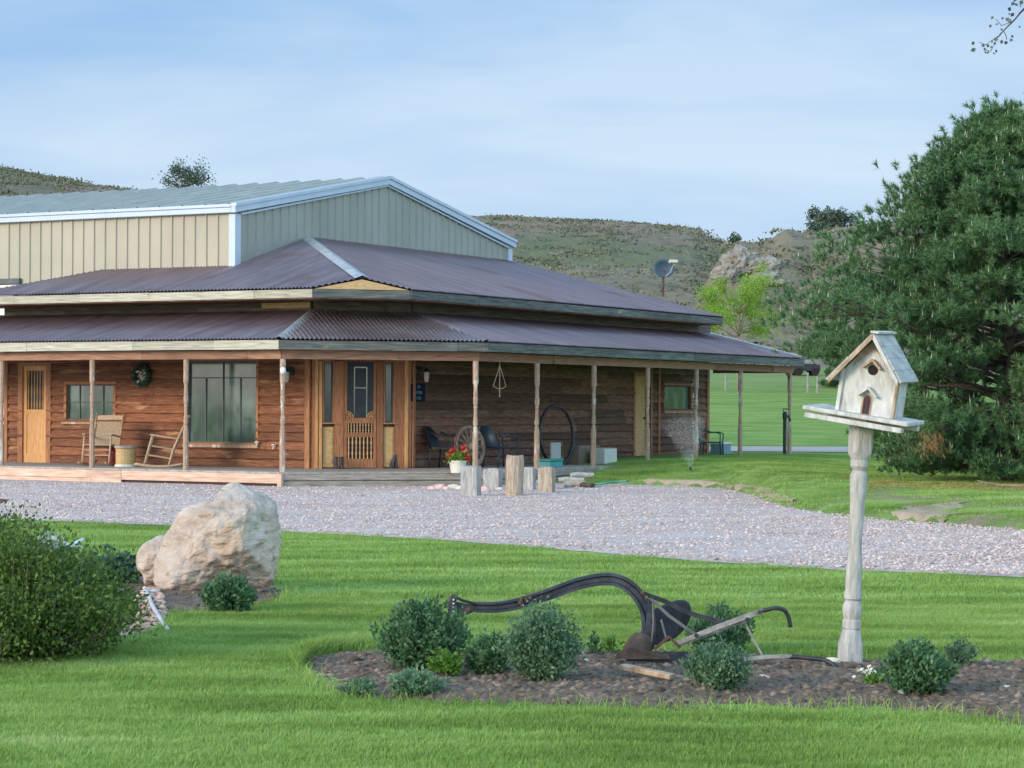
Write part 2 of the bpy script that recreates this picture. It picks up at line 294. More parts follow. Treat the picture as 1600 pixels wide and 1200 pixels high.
# ------------------------------------------------------------------ terrain
def gd(px, py, z=0.): return (EYE - z) / -ray(px, py)[1]             # distance at which a pixel meets height z
NEAR = [(px, gd(px, py)) for px, py in ((-900, 806), (-300, 810), (60, 814), (250, 820), (440, 831), (700, 846), (900, 862), (1100, 877), (1300, 889), (1600, 902), (2200, 925))]
FAR = [(-400, 60), (400, 60), (640, 55), (820, 50), (866, 47.4), (1000, gd(1000, 758)), (1130, gd(1130, 764)), (1180, gd(1180, 776)), (1230, gd(1230, 795)), (1300, gd(1300, 805)), (1400, gd(1400, 815)), (1500, gd(1500, 822)), (1600, gd(1600, 830)), (2200, gd(2200, 842))]
def pxa(x, y): return 800 + F * x / max(y, .5)
def bank(x, y):
    p = pxa(x, y)
    if p < 862 or y > 75: return 0. if y < 58 else .36 * ss(58, 66, y)
    t = y - lerpt(FAR, p) - .25 * fbm(x, y, .8, 2, 3.)
    zm = lerpt([(862, .0), (885, .36), (1200, .42), (1400, .30), (1800, .26)], p); zm = zm + (.36 - zm) * ss(56, 64, y)
    return min(.12, zm) * ss(0, .35, t) + max(0, zm - .12) * ss(.3, 5, t)
# planting bed in front and the bed round the boulder, as rings of pixels laid on the ground
def rough(R_, a=.12, n=9):
    out = []
    for i in range(len(R_)):
        p, q = R_[i], R_[(i + 1) % len(R_)]
        for j in range(n): u = j / n; x = p[0] + (q[0] - p[0]) * u; y = p[1] + (q[1] - p[1]) * u; out.append((x + a * 1.6 * fbm(x, y, 1.7, 3, 3.), y + a * 1.6 * fbm(x, y, 1.7, 3, 13.)))
    return out
def ring(pts, z=0.): return [(at(px, py, gd(px, py, z)).x, gd(px, py, z)) for px, py in pts]
BED = ring([(468, 1042), (495, 1078), (560, 1094), (640, 1102), (800, 1107), (1000, 1110), (1200, 1110), (1330, 1108), (1420, 1112), (1520, 1124), (1700, 1140), (2000, 1150), (2000, 1040), (1700, 1036), (1560, 1034), (1400, 1030), (1200, 1024), (1000, 1018), (860, 1018), (700, 1024), (590, 1014), (520, 1018), (480, 1028)])
BED2 = ring([(150, 1010), (215, 1000), (262, 982), (280, 962), (350, 955), (430, 945), (458, 930), (455, 915), (380, 905), (235, 893), (120, 890), (-60, 880), (-400, 880), (-400, 990)])
def inside(R, x, y):
    c = False; j = len(R) - 1
    for i in range(len(R)):
        if (R[i][1] > y) != (R[j][1] > y) and x < (R[j][0] - R[i][0]) * (y - R[i][1]) / (R[j][1] - R[i][1]) + R[i][0]: c = not c
        j = i
    return c
def edge_dist(R, x, y):
    best = 1e9
    for i in range(len(R)):
        ax, ay = R[i - 1]; bx, by = R[i]; dx = bx - ax; dy = by - ay
        t = min(1, max(0, ((x - ax) * dx + (y - ay) * dy) / (dx * dx + dy * dy + 1e-9))); best = min(best, (x - ax - t * dx) ** 2 + (y - ay - t * dy) ** 2)
    return sqrt(best)
def gz(x, y):
    z = .035 * fbm(x, y, .25, 2, 5.) * ss(4, 12, y) * (1 - ss(40, 44, y)) * .6
    z += bank(x, y)
    if y > 72: z += .046 * (y - 72) + .25 * fbm(x, y, .05, 2, 9.) * ss(72, 90, y)
    return z
def bedz(x, y, R=BED, h=.05):
    d = edge_dist(R, x, y) if inside(R, x, y) else 0
    return gz(x, y) - .02 + h * ss(0, .55, d) + .030 * fbm(x, y, 4, 4, 2.)

def radial(name, a0, a1, na, ds, zf, m, label=None, keep=None, fine=None):
    vs = []; fs = []; idx = {}
    aa = [a0 + (a1 - a0) * i / na for i in range(na + 1)]
    if fine: aa = sorted(set([round(a, 5) for a in aa] + [round(fine[0] + (fine[1] - fine[0]) * i / fine[2], 5) for i in range(fine[2] + 1)]))
    for i, d in enumerate(ds):
        for j, a in enumerate(aa): vs.append((a * d, d, zf(a * d, d)))
    n = len(aa)
    for i in range(len(ds) - 1):
        for j in range(n - 1): fs.append((i * n + j, i * n + j + 1, (i + 1) * n + j + 1, (i + 1) * n + j))
    o = npmesh(name, vs, fs, m, smooth=True); return o

def ground_material():
    """lawn green with mown streaks, drier and bare patches near the pine, rougher pasture far off"""
    m = bpy.data.materials.new('lawn_soil'); m.use_nodes = True; t = m.node_tree; b = t.nodes['Principled BSDF']; b.inputs['Roughness'].default_value = .95
    b.inputs['Specular IOR Level'].default_value = .15
    g = N(t, 'ShaderNodeNewGeometry'); mp = N(t, 'ShaderNodeMapping'); mp.inputs['Scale'].default_value = (.35, 1.3, 1); mp.inputs['Rotation'].default_value = (0, 0, -.08)
    t.links.new(g.outputs['Position'], mp.inputs[0])
    n1 = N(t, 'ShaderNodeTexNoise', Scale=1.1, Detail=6.0, Roughness=.62); t.links.new(mp.outputs[0], n1.inputs['Vector'])
    r1 = ramp(t, n1.outputs[0], [(.32, (.105, .18, .036)), (.5, (.19, .295, .066)), (.68, (.28, .39, .115))])
    n2 = N(t, 'ShaderNodeTexNoise', Scale=45., Detail=3.0); t.links.new(g.outputs['Position'], n2.inputs['Vector'])
    hs = N(t, 'ShaderNodeHueSaturation'); mr = N(t, 'ShaderNodeMapRange'); mr.inputs[1].default_value = .3; mr.inputs[2].default_value = .7; mr.inputs[3].default_value = .68; mr.inputs[4].default_value = 1.3
    t.links.new(n2.outputs[0], mr.inputs[0]); t.links.new(mr.outputs[0], hs.inputs['Value']); t.links.new(r1.outputs[0], hs.inputs['Color'])
    sp = N(t, 'ShaderNodeSeparateXYZ'); t.links.new(g.outputs['Position'], sp.inputs[0])
    # far pasture: paler, drier
    far = ramp(t, sp.outputs[1], [(0, (0, 0, 0)), (1, (1, 1, 1))]); mr2 = N(t, 'ShaderNodeMapRange', i1=105., i2=165.); t.links.new(sp.outputs[1], mr2.inputs[0]); t.links.new(mr2.outputs[0], far.inputs[0])
    mm = t.nodes.new('ShaderNodeMix'); mm.data_type = 'RGBA'; t.links.new(far.outputs[0], mm.inputs[0]); t.links.new(hs.outputs[0], mm.inputs[6]); mm.inputs[7].default_value = (.20, .225, .105, 1)
    # bare patches on the right by the pine (world x 5..20, y 29..44)
    n3 = N(t, 'ShaderNodeTexNoise', Scale=.75, Detail=5.0, Roughness=.6); t.links.new(g.outputs['Position'], n3.inputs['Vector'])
    ax = N(t, 'ShaderNodeMapRange', i1=4.2, i2=6.2); t.links.new(sp.outputs[0], ax.inputs[0])
    ay = N(t, 'ShaderNodeMapRange', i1=45., i2=36.); t.links.new(sp.outputs[1], ay.inputs[0])
    ay2 = N(t, 'ShaderNodeMapRange', i1=26., i2=28.); t.links.new(sp.outputs[1], ay2.inputs[0])
    m1 = N(t, 'ShaderNodeMath', _operation='MULTIPLY'); t.links.new(ax.outputs[0], m1.inputs[0]); t.links.new(ay.outputs[0], m1.inputs[1])
    m2 = N(t, 'ShaderNodeMath', _operation='MULTIPLY'); t.links.new(m1.outputs[0], m2.inputs[0]); t.links.new(ay2.outputs[0], m2.inputs[1])
    rr = ramp(t, n3.outputs[0], [(.47, (0, 0, 0)), (.60, (1, 1, 1))]); m3 = N(t, 'ShaderNodeMath', _operation='MULTIPLY'); t.links.new(rr.outputs[0], m3.inputs[0]); t.links.new(m2.outputs[0], m3.inputs[1])
    bare = ramp(t, n2.outputs[0], [(.3, (.16, .15, .07)), (.7, (.36, .28, .19))])
    mb = t.nodes.new('ShaderNodeMix'); mb.data_type = 'RGBA'; t.links.new(m3.outputs[0], mb.inputs[0]); t.links.new(mm.outputs[2], mb.inputs[6]); t.links.new(bare.outputs[0], mb.inputs[7])
    t.links.new(mb.outputs[2], b.inputs['Base Color'])
    bp = N(t, 'ShaderNodeBump', Strength=.8, Distance=.03); t.links.new(n2.outputs[0], bp.inputs['Height']); t.links.new(bp.outputs[0], b.inputs['Normal'])
    return m
M['lawn'] = ground_material()
M['gravel'] = mat('pink_grey_gravel', [(.40, .30, .27), (.48, .38, .35), (.56, .46, .43)], 1.4, (.5, 1.3, 1), .95, 1., objco=False, bscale=30, bdist=.02, spots=[(13, .55, (.60, .53, .50), (1, 1, 1)), (16, .60, (.25, .19, .17), (1, 1, 1)), (30, .60, (.62, .55, .51), (1, 1, 1)), (.9, .54, (.47, .32, .27), (.14, 1.3, 1))])
M['mulch'] = mat('dark_mulch_soil', [(.075, .050, .036), (.14, .098, .072), (.22, .16, .12)], 9, (1, 1, 1), .95, 1., objco=False, bscale=40, bdist=.03)
M['clod'] = mat('mulch_clods', [(.080, .056, .040), (.14, .102, .075), (.22, .17, .13)], 5, (1, 1, 1), .95, .6, island=.45, objco=False)
M['pinkgravel'] = mat('pink_chip_gravel', [(.34, .20, .16), (.50, .33, .27), (.62, .47, .40)], 12, (1, 1, 1), .95, .8, objco=False, island=.3)
M['pebble'] = mat('driveway_pebbles', [(.41, .31, .285), (.50, .40, .375), (.58, .485, .46)], 3, (1, 1, 1), .9, .3, objco=False, island=.38)
M['hill'] = mat('grass_hill', [(.125, .105, .066), (.17, .145, .095), (.22, .18, .13)], .045, (1, .8, 1), .95, .6, objco=False, bscale=.5, bdist=1.6, detail=11,
                spots=[(.02, .50, (.115, .125, .060), (1, 1, 1)), (.06, .58, (.21, .14, .115), (1, .5, 2.0)), (.30, .60, (.075, .095, .040), (1, .6, 2)), (.5, .655, (.26, .235, .17), (1, .7, 2))])
M['outcrop'] = mat('pale_rock_outcrop', [(.17, .155, .135), (.25, .23, .20), (.33, .305, .27)], .8, (1, 1, 1.4), .95, 1., objco=False, bdist=.3, spots=[(.25, .64, (.29, .22, .18), (1, 1, 1))])

ds = [1.5 + .35 * i for i in range(90)] + [33 + .45 * i for i in range(90)] + [74 + 2.5 * i for i in range(34)]
lawn = radial('lawn', -1.3, 1.3, 50, ds, gz, 'lawn', fine=(-.27, .36, 170)); tag(lawn, 'mown green lawn running from the foreground back past the house', kind='structure')
# driveway
def drive():
    vs = []; fs = []; nj = 60
    pxs = [-2600 + 60 * i for i in range(40)] + [-200 + 12 * i for i in range(200)] + [2200 + 60 * i for i in range(20)]
    for p in pxs:
        a = (p - 800) / F; n_ = lerpt(NEAR, p) + .10 * fbm(p * .02, 0, 1, 3, 4.); f_ = lerpt(FAR, p) + .12 * fbm(p * .03, 3, 1, 2, 1.)
        for j in range(nj + 1):
            d = n_ + (f_ - n_) * j / nj; x = a * d; vs.append((x, d, gz(x, d) + .004 + .022 * ss(0, .5, min(d - n_, f_ - d)) + .010 * fbm(x, d, .7, 2, 8.) * ss(0, .5, min(d - n_, f_ - d))))
    for i in range(len(pxs) - 1):
        for j in range(nj): k = i * (nj + 1) + j; fs.append((k, k + nj + 1, k + nj + 2, k + 1))
    o = npmesh('gravel_driveway', vs, fs, 'gravel', smooth=True); tag(o, 'pale pink grey gravel driveway crossing in front of the house', kind='structure')
drive()
# gravel path behind the porch end
def strip(name, y0, y1, x0, x1, m, dz, label):
    vs = []; fs = []; nx = 60; ny = 10
    for i in range(nx + 1):
        for j in range(ny + 1):
            x = x0 + (x1 - x0) * i / nx; y = y0 + (y1 - y0) * j / ny + .25 * fbm(x, j, .3, 2, 2.); vs.append((x, y, gz(x, y) + dz))
    for i in range(nx):
        for j in range(ny): k = i * (ny + 1) + j; fs.append((k, k + ny + 1, k + ny + 2, k + 1))
    tag(npmesh(name, vs, fs, m, smooth=True), label, kind='structure')
strip('gravel_path', 63, 71, 4.6, 40, 'gravel', .015, 'narrow pale gravel path behind the end of the porch')
# beds
def bedmesh(name, R, m, zf, label, step=.07):
    xs = [p[0] for p in R]; ys = [p[1] for p in R]; vs = []; fs = []; idx = {}
    nx = int((max(xs) - min(xs)) / step) + 2; ny = int((max(ys) - min(ys)) / step) + 2
    def vid(i, j):
        if (i, j) not in idx:
            x = min(xs) + i * step; y = min(ys) + j * step; idx[(i, j)] = len(vs); vs.append((x, y, zf(x, y)))
        return idx[(i, j)]
    for i in range(-1, nx):
        for j in range(-1, ny):
            x = min(xs) + (i + .5) * step; y = min(ys) + (j + .5) * step
            if inside(R, x, y) or edge_dist(R, x, y) < step: fs.append((vid(i, j), vid(i + 1, j), vid(i + 1, j + 1), vid(i, j + 1)))
    tag(npmesh(name, vs, fs, m, smooth=True), label, kind='structure')
BEDC = [(x, y) for x, y in BED if x < 4.6] ; 
bedmesh('planting_bed', BED, 'mulch', lambda x, y: bedz(x, y) + .012, 'dark brown mulched planting bed round the plow')
bedmesh('boulder_bed', BED2, 'mulch', lambda x, y: bedz(x, y, BED2, .05) + .012, 'brown soil bed round the big boulder')

M['earth'] = mat('bare_sandy_soil', [(.26, .19, .13), (.36, .27, .19), (.44, .34, .25)], 3, (1, 1, 1), .95, .6, objco=False, bscale=30)
EARTH = [rough(ring(q, .25), .3) for q in ([(1395, 784), (1410, 780), (1450, 782), (1492, 781), (1488, 788), (1465, 793), (1425, 792)],)] + [rough(ring([(872, 758), (1000, 760), (1130, 765), (1180, 778), (1238, 798), (1234, 793), (1186, 774), (1130, 762), (1000, 757.5), (872, 756)], .0), .12)]
for q in EARTH: bedmesh('bare_soil', q, 'earth', lambda x, y: gz(x, y) + .012, 'patch of bare sandy soil in the lawn edge', .045)
# clods: one merged mesh of small squashed stones
def stones(name, pts, sizes, m, label, cat, kind='stuff', flat=.6, jag=.16, smooth=True):
    base = [Vector(p) for p in ((0, 0, 1), (.85, 0, .35), (.26, .82, .4), (-.7, .5, .3), (-.7, -.5, .42), (.26, -.8, .3), (.7, .5, -.4), (-.27, .84, -.45), (-.86, 0, -.35), (-.27, -.84, -.4), (.7, -.5, -.45), (0, 0, -1))]
    fc = [(0, 1, 2), (0, 2, 3), (0, 3, 4), (0, 4, 5), (0, 5, 1), (1, 6, 2), (2, 6, 7), (2, 7, 3), (3, 7, 8), (3, 8, 4), (4, 8, 9), (4, 9, 5), (5, 9, 10), (5, 10, 1), (1, 10, 6), (6, 11, 7), (7, 11, 8), (8, 11, 9), (9, 11, 10), (10, 11, 6)]
    B = np.array(base); n = len(pts); V = np.repeat(B[None], n, 0) * (1 + RNG.normal(0, jag, (n, 12, 1)))
    V *= RNG.uniform(.65, 1.3, (n, 1, 3)) * np.array([1, 1, flat]); a = RNG.uniform(0, 2 * pi, n); c, s_ = np.cos(a)[:, None], np.sin(a)[:, None]
    X = V[..., 0] * c - V[..., 1] * s_; Y = V[..., 0] * s_ + V[..., 1] * c; V = np.stack([X, Y, V[..., 2]], -1) * np.asarray(sizes)[:, None, None] + np.asarray(pts)[:, None]
    Fc = (np.array(fc)[None] + (np.arange(n) * 12)[:, None, None]).reshape(-1, 3)
    o = npmesh(name, V.reshape(-1, 3), Fc, m, smooth=smooth); tag(o, label, cat, kind=kind); return o
def scatter(R, n, zf, smin, smax, xlim=(-99, 99), sink=.2):
    xs = [p[0] for p in R]; ys = [p[1] for p in R]; P = []; S = []
    x0, x1 = max(min(xs), xlim[0]), min(max(xs), xlim[1])
    while len(P) < n:
        x = random.uniform(x0, x1); y = random.uniform(min(ys), max(ys))
        if inside(R, x, y):
            s_ = smin + (smax - smin) * random.random() ** 2.5; P.append((x, y, zf(x, y) + s_ * (.6 - sink))); S.append(s_)
    return P, S
P, S = scatter(BED, 24000, bedz, .006, .034, (-2, 5.2), .35); stones('mulch_clods', P, S, 'clod', 'loose dark brown mulch clods covering the planting bed', 'mulch', jag=.30, smooth=False)
P, S = scatter(BED2, 4000, lambda x, y: bedz(x, y, BED2, .05), .010, .035, (-6, -1.5)); stones('bed_clods', P, S, 'clod', 'loose brown clods round the boulder', 'mulch', jag=.3, smooth=False)
PG = ring([(165, 1002), (240, 990), (262, 960), (248, 930), (225, 930), (205, 960)])
P, S = scatter(PG, 900, lambda x, y: bedz(x, y, BED2, .05) + .015, .012, .032); stones('pink_stone_chips', P, S, 'pinkgravel', 'pinkish stone chips beside the grey pipe', 'gravel')
P = []; S = []
while len(P) < 34000:
    p = random.uniform(-120, 1720); n_ = lerpt(NEAR, p); f_ = min(46, lerpt(FAR, p)); d = n_ + (f_ - n_) * random.random(); x = (p - 800) / F * d
    u_, v_ = loc2(x, d)
    if v_ > -.05 and u_ < 2.95 and d > 40 and (v_ > -.05 if u_ < 0 else u_ - v_ < .05): continue
    s_ = .010 + .014 * random.random() ** 2.5; P.append((x, d, gz(x, d) + .026 + s_ * .25)); S.append(s_)
stones('driveway_gravel', P, S, 'pebble', 'loose pebbles lying on the gravel driveway', 'gravel')

def ground_at(px, py, d0=10., d1=148.):
    a, b = ray(px, py); d = d0
    while d < d1:
        if EYE + b * d <= gz(a * d, d): break
        d += .1
    return Vector((a * d, d, gz(a * d, d)))
# hills -------------------------------------------------------------
RIDGE = [(-2500, 24), (-600, 34), (-150, 34.0), (0, 31.8), (60, 31.0), (120, 30.2), (200, 29.2), (300, 28.2), (450, 26.5), (600, 26.0), (720, 26.7), (800, 26.7), (930, 26.4), (1000, 25.8), (1080, 24.9), (1130, 22.9), (1180, 20.8), (1260, 20.2), (1400, 23.4), (1700, 25), (3600, 22)]
HILLB = [(1060, 0), (1100, 7.5), (1128, 10.0), (1150, 10.9), (1185, 11.0), (1205, 11.3), (1228, 12.0), (1262, 11.6), (1310, 12.2), (1400, 13), (1600, 14), (2400, 10)]
def hillz(x, y):
    p = pxa(x, y); base_ = .36 + .046 * (min(y, 160) - 72)
    zr = lerpt(RIDGE, p); t = (y - 150) / 150.
    if t < 1: s = ss(-.05, 1.02, t) * .45 + max(t, 0) ** 1.15 * .55
    else: s = 1 - .35 * ss(1, 3.2, t)
    z = base_ - .25 + (zr - base_) * max(0, s)
    near = lerpt(HILLB, p)
    if near > 0:                                         # the closer rocky knoll on the right
        s2 = ss(0, 1, (y - 160) / 45.) * (1 - ss(1, 3, (y - 160) / 45.)); z = max(z, base_ + near * s2 * 1.02)
    w = ss(150, 190, y)
    z += w * (1.5 * fbm(x, y, .022, 4, 11.) + .45 * fbm(x, y * .7, .12, 3, 17.)) + w * (.35 * fbm(x, y, .5, 2, 21.)) * (1 - .4 * ss(250, 400, y))
    return z
ds = [148 + 1.3 * i for i in range(150)] + [345 + 12 * i for i in range(40)]
hl = radial('hills', -1.3, 1.3, 60, ds, hillz, 'hill', fine=(-.25, .26, 330)); tag(hl, 'dry grassy hills rising behind the house', kind='structure')
gp = MB(); gp.add([(-3000, -1500, -.6), (3000, -1500, -.6), (3000, 4000, -.6), (-3000, 4000, -.6)], [(0, 1, 2, 3)])
tag(gp.build('ground', 'lawn'), 'flat land reaching to the horizon', kind='structure')
# sagebrush
def sagebrush(name, m, n, seed, smin, smax, leaf, thr, label, cat, per=9):
    P = []; SZ = []
    for _ in range(n * 12):
        p = random.uniform(-80, 1500); y = 150 + 155 * random.random(); x = (p - 800) / F * y
        if 330 < p < 690: continue
        dens = .45 * fbm(x, y, .05, 3, seed) + .8 * fbm(x, y * 1.6, .16, 2, seed + 5.)
        if dens < thr + .25 * random.random(): continue
        P.append((x, y)); SZ.append(random.uniform(smin, smax) * (1 + .9 * max(0, dens)))
        if len(P) > n: break
    V = []
    for (x, y), s_ in zip(P, SZ):
        z = hillz(x, y); q = RNG.normal(size=(per, 3)) * np.array([1.5, .6, .20]) * s_ * 1.6; q[:, 2] = np.abs(q[:, 2]) * .8 - .12; V.append(q + np.array([x, y, z]))
    V = np.concatenate(V); v, f = leaf_arrays(V, np.full(len(V), leaf), None, .9)
    tag(npmesh(name, v, f, m), label, cat, kind='stuff')
sagebrush('sagebrush', 'sage', 4500, 31., .18, .42, .30, -.04, 'dark green sagebrush dotted over the hills', 'shrubs', 10)
sagebrush('dry_tussocks', 'straw', 9000, 77., .15, .40, .30, -.05, 'pale dry grass tussocks scattered over the hills', 'dry grass', 6)
def outcrop(px, py, d, w, h, dp, label, seed):
    c = at(px, py, d); bm = bmesh.new(); bmesh.ops.create_icosphere(bm, subdivisions=5, radius=1)
    for v in bm.verts:
        p = v.co.copy(); n_ = 1 + .33 * mn.noise(p * 1.7 + Vector((seed, 0, 0))) + .16 * mn.noise(p * 5 + Vector((0, seed, 0))) + .07 * mn.noise(p * 13)
        v.co = Vector((p.x * w / 2 * n_, p.y * dp / 2 * n_, p.z * h / 2 * n_ * (1 + .25 * p.x)))
    me = bpy.data.meshes.new('rock_outcrop'); bm.to_mesh(me); bm.free(); me.materials.append(M['outcrop'])
    o = bpy.data.objects.new('rock_outcrop', me); COL.objects.link(o); o.location = c - Vector((0, 0, h * .22))
    tag(o, label, 'rock', 'rock outcrops on the knoll')
outcrop(1156, 405, 189, 3.4, 3.3, 4, 'tall pale rock outcrop on the knoll directly above the light green tree', 1)
outcrop(1188, 412, 188, 3.6, 1.9, 3, 'jagged grey rock shoulder just right of the tallest outcrop on the knoll', 5)
outcrop(1198, 432, 178, 3.0, 1.2, 2.5, 'low whitish ledge of rock on the slope below the outcrop', 9)
outcrop(1132, 424, 186, 2.2, 2.0, 2, 'reddish lower foot of the tall rock outcrop, left side', 14)

# ------------------------------------------------------------------ the house (local frame: x = u along the left wing, y = v into depth)
HF = Matrix.Translation((P1[0], P1[1], 0)) @ Matrix.Rotation(-TH, 4, 'Z')
house = empty('ranch_house', 'low brown wooden ranch house with a wraparound porch and two tiers of rusty corrugated roof', 'house', (P1[0], P1[1], 0), -TH)
def hpart(mb, name, m, smooth=False, label=None, parent=None): return mb.build(name, m, parent or house, smooth, label)
C_ = 2.9; ZD = .30; ZFB, ZFT = 2.64, 2.82; VA, UC = 2.57, .46; K1 = (-.966, 2.57); K2 = (.46, 3.996)
UL = -9.05; VE = 18.62; UPL = -9.4; UZB, UZT = 3.69, 3.86; UG = -3.636; VB = 3.55; ZJA, ZJC = 4.477, 5.26
S2 = sqrt(.5)
def Bm(x0=0., off=0.):   # frame on the chamfered wall: x along the wall to the right, y outward towards viewer
    return Matrix(((S2, S2, 0, K1[0]), (S2, -S2, 0, K1[1]), (0, 0, 1, 0), (0, 0, 0, 1)))
TA = Matrix(((1, 0, 0, 0), (0, -1, 0, VA), (0, 0, 1, 0), (0, 0, 0, 1)))          # x = u, y = outward
TC = Matrix(((0, 1, 0, UC), (1, 0, 0, 0), (0, 0, 1, 0), (0, 0, 0, 1)))           # x = v, y = outward
TB = Bm()
def pA(px, py): u, v, z = hit(0, 1, VA, px, py); return u, z
def pC(px, py): u, v, z = hit(1, 0, UC, px, py); return v, z
def pB(px, py): u, v, z = hit(1, -1, K1[0] - K1[1], px, py); return (u - K1[0]) / S2, z
def rc(f, x0, y0, x1, y1):
    a, b = f(x0, y0), f(x1, y1); c, d = f(x0, y1), f(x1, y0); return a[0], b[0], (b[1] + c[1]) / 2, (a[1] + d[1]) / 2
def siding(name, T, x0, x1, z0, z1, m, openings=(), row=.175, out=.052, seed=1):
    rnd = random.Random(seed); mb = MB(T); z = z0; 
    mb.box(x0, x1, -.16, -.09, z0, z1)                            # sheathing behind
    while z < z1 - .02:
        h = min(row * rnd.uniform(.9, 1.1), z1 - z); x = x0
        while x < x1 - .01:
            ln = rnd.uniform(1.6, 4.2); xe = min(x1, x + ln)
            segs = [(x, xe, z, z + h)]
            for (a, b, c, d) in openings:
                ns = []
                for (p, q, r_, s_) in segs:
                    if q <= a or p >= b or s_ <= c or r_ >= d: ns.append((p, q, r_, s_)); continue
                    if p < a: ns.append((p, a, r_, s_))
                    if q > b: ns.append((b, q, r_, s_))
                    if r_ < c: ns.append((max(p, a), min(q, b), r_, c))
                    if s_ > d: ns.append((max(p, a), min(q, b), d, s_))
                segs = ns
            tilt = rnd.uniform(-.004, .004); o_ = rnd.uniform(.8, 1.25) * out
            for (p, q, r_, s_) in segs:
                n = max(1, int((q - p) / .22)); prof = [(.03, -.012), (.0, .85), (.12, 1.08), (.4, .95), (.75, .50), (1.04, .12)]
                vs = []; fs = []
                for i in range(n + 1):
                    xx = p + (q - p) * i / n; jz = .012 * mn.noise(Vector((xx * 1.9, z * 7, seed))) + .006 * mn.noise(Vector((xx * 6, z * 9, seed)))
                    for (t_, y_) in prof:
                        zz = z + h * t_; zz = min(max(zz + (jz if t_ < .3 else jz * .3), r_), s_ + .004)
                        vs.append((xx + (0.002 if i == 0 else -.002 if i == n else 0), o_ * y_ if y_ > 0 else y_, zz))
                k = len(prof)
                for i in range(n):
                    for j in range(k - 1): fs.append((i * k + j, (i + 1) * k + j, (i + 1) * k + j + 1, i * k + j + 1))
                fs += [tuple(range(k)), tuple(range(n * k, n * k + k))[::-1]]
                mb.add(vs, fs)
            x = xe
        z += h
    o = hpart(mb, name, m); return o
def flat_boards(name, T, x0, x1, zs, m, y0=0., th=.03, seed=2):   # horizontal boards given by z edges, cut in random lengths
    rnd = random.Random(seed); mb = MB(T)
    for za, zb in zip(zs, zs[1:]):
        x = x0
        while x < x1 - .01:
            xe = min(x1, x + rnd.uniform(1.5, 3.6)); xe = x1 if x1 - xe < .4 else xe
            mb.box(x + .003, xe - .003, y0, y0 + th * rnd.uniform(.8, 1.2), za + .004 * rnd.random(), zb - .006 * rnd.random()); x = xe
    return hpart(mb, name, m)

# openings
dA = rc(pA, 38, 572, 74, 716); wA = rc(pA, 106, 601, 179, 656); bA = rc(pA, 295, 565, 402, 692)
DL = ZD + .005
opA = [(dA[0], dA[1], 0, dA[3]), wA, bA]
siding('left_wing_wall', TA, UL, K1[0], ZD, 3.62, 'siding', [(a, b, c, d) for a, b, c, d in opA], seed=3)
wC = rc(pC, 1036, 603, 1077, 640); dC = rc(pC, 990, 588, 1008, 716)
siding('right_wing_wall', TC, K2[1], VE, ZD, 3.62, 'siding_dark', [(dC[0], dC[1], 0, dC[3]), wC], seed=5)
BL = sqrt(2) * 1.426
mb = MB(TB); mb.box(0, BL, -.16, -.09, ZD, 3.62); hpart(mb, 'entrance_wall', 'trimwood')
# end walls & back (seen only from the side)
mb = MB(); mb.box(UL, UL + .1, VA + .1, VB - .02, ZD, 3.62); hpart(mb, 'end_wall', 'siding_dark'); mb = MB(); mb.box(UG + .02, UC - .1, VE - .1, VE, ZD, 4.0); hpart(mb, 'end_wall', 'siding_dark')
# clerestory facing boards
flat_boards('clerestory_facing', TA, UL, K1[0], [3.40, 3.47, 3.57, 3.70], 'clerestory', .045, .03, 11)
flat_boards('clerestory_facing', TB, 0, BL, [3.38, 3.48, 3.58, 3.70], 'clerestory', .02, .03, 12)
flat_boards('clerestory_facing', TC, K2[1], VE + .05, [3.33, 3.43, 3.55, 3.70], 'clerestory', .045, .03, 13)
a = pA(413, 476)[0]; mb = MB(TA); mb.box(a, K1[0] - .01, .08, .095, 3.545, 3.655); hpart(mb, 'plywood_patch', 'tan_ply')

# roofs
def corr(mb, pe, pt, s0, s1, pitch=.09, amp=.016, hang=.04):
    """corrugated sheet: pe(s) eave point, pt(s) top point, waves run across s"""
    n = int(abs(s1 - s0) / pitch * 6) + 1; vs = []; fs = []
    for i in range(n + 1):
        s_ = s0 + (s1 - s0) * i / n; a = Vector(pe(s_)); b = Vector(pt(s_)); a2 = a + (a - b).normalized() * hang if (a - b).length > .02 else a
        dz = amp * cos(2 * pi * s_ / pitch) + amp + .02; vs += [a2 + Vector((0, 0, dz)), b + Vector((0, 0, dz))]
    for i in range(n): fs.append((2 * i, 2 * i + 2, 2 * i + 3, 2 * i + 1))
    mb.add(vs, fs)
ZW = 3.47                                                            # lower roof meets wall
def tA(s):
    v = VA if s <= K1[0] else VA * s / K1[0]; t = v / VA
    if s < UL - .1: return (s, VA, ZW)
    return (s, v, ZFT + (ZW - ZFT) * t)
mb = MB(); corr(mb, lambda s: (s, 0, ZFT), tA, -12.6, 0); hpart(mb, 'lower_roof_panel', 'roof_a', True)
bl = C_ / S2
def eB(s): return (s * S2, s * S2, ZFT)
def tB(s):
    x, y = s * S2, s * S2                       # go inward (-S2, S2) until wall line or hip lines
    full = (K1[1] - K1[0]) * S2                 # distance to wall line
    c1 = Vector(K1); sK1 = (c1.x + c1.y) * S2; c2 = Vector(K2); sK2 = (c2.x + c2.y) * S2
    t = full
    if s < sK1: t = full * s / sK1
    elif s > sK2: t = full * (bl - s) / (bl - sK2)
    return (x - S2 * t, y + S2 * t, ZFT + (ZW - ZFT) * t / full)
mb = MB(); corr(mb, eB, tB, 0, bl); hpart(mb, 'lower_roof_panel', 'roof', True)
VL = 19.22
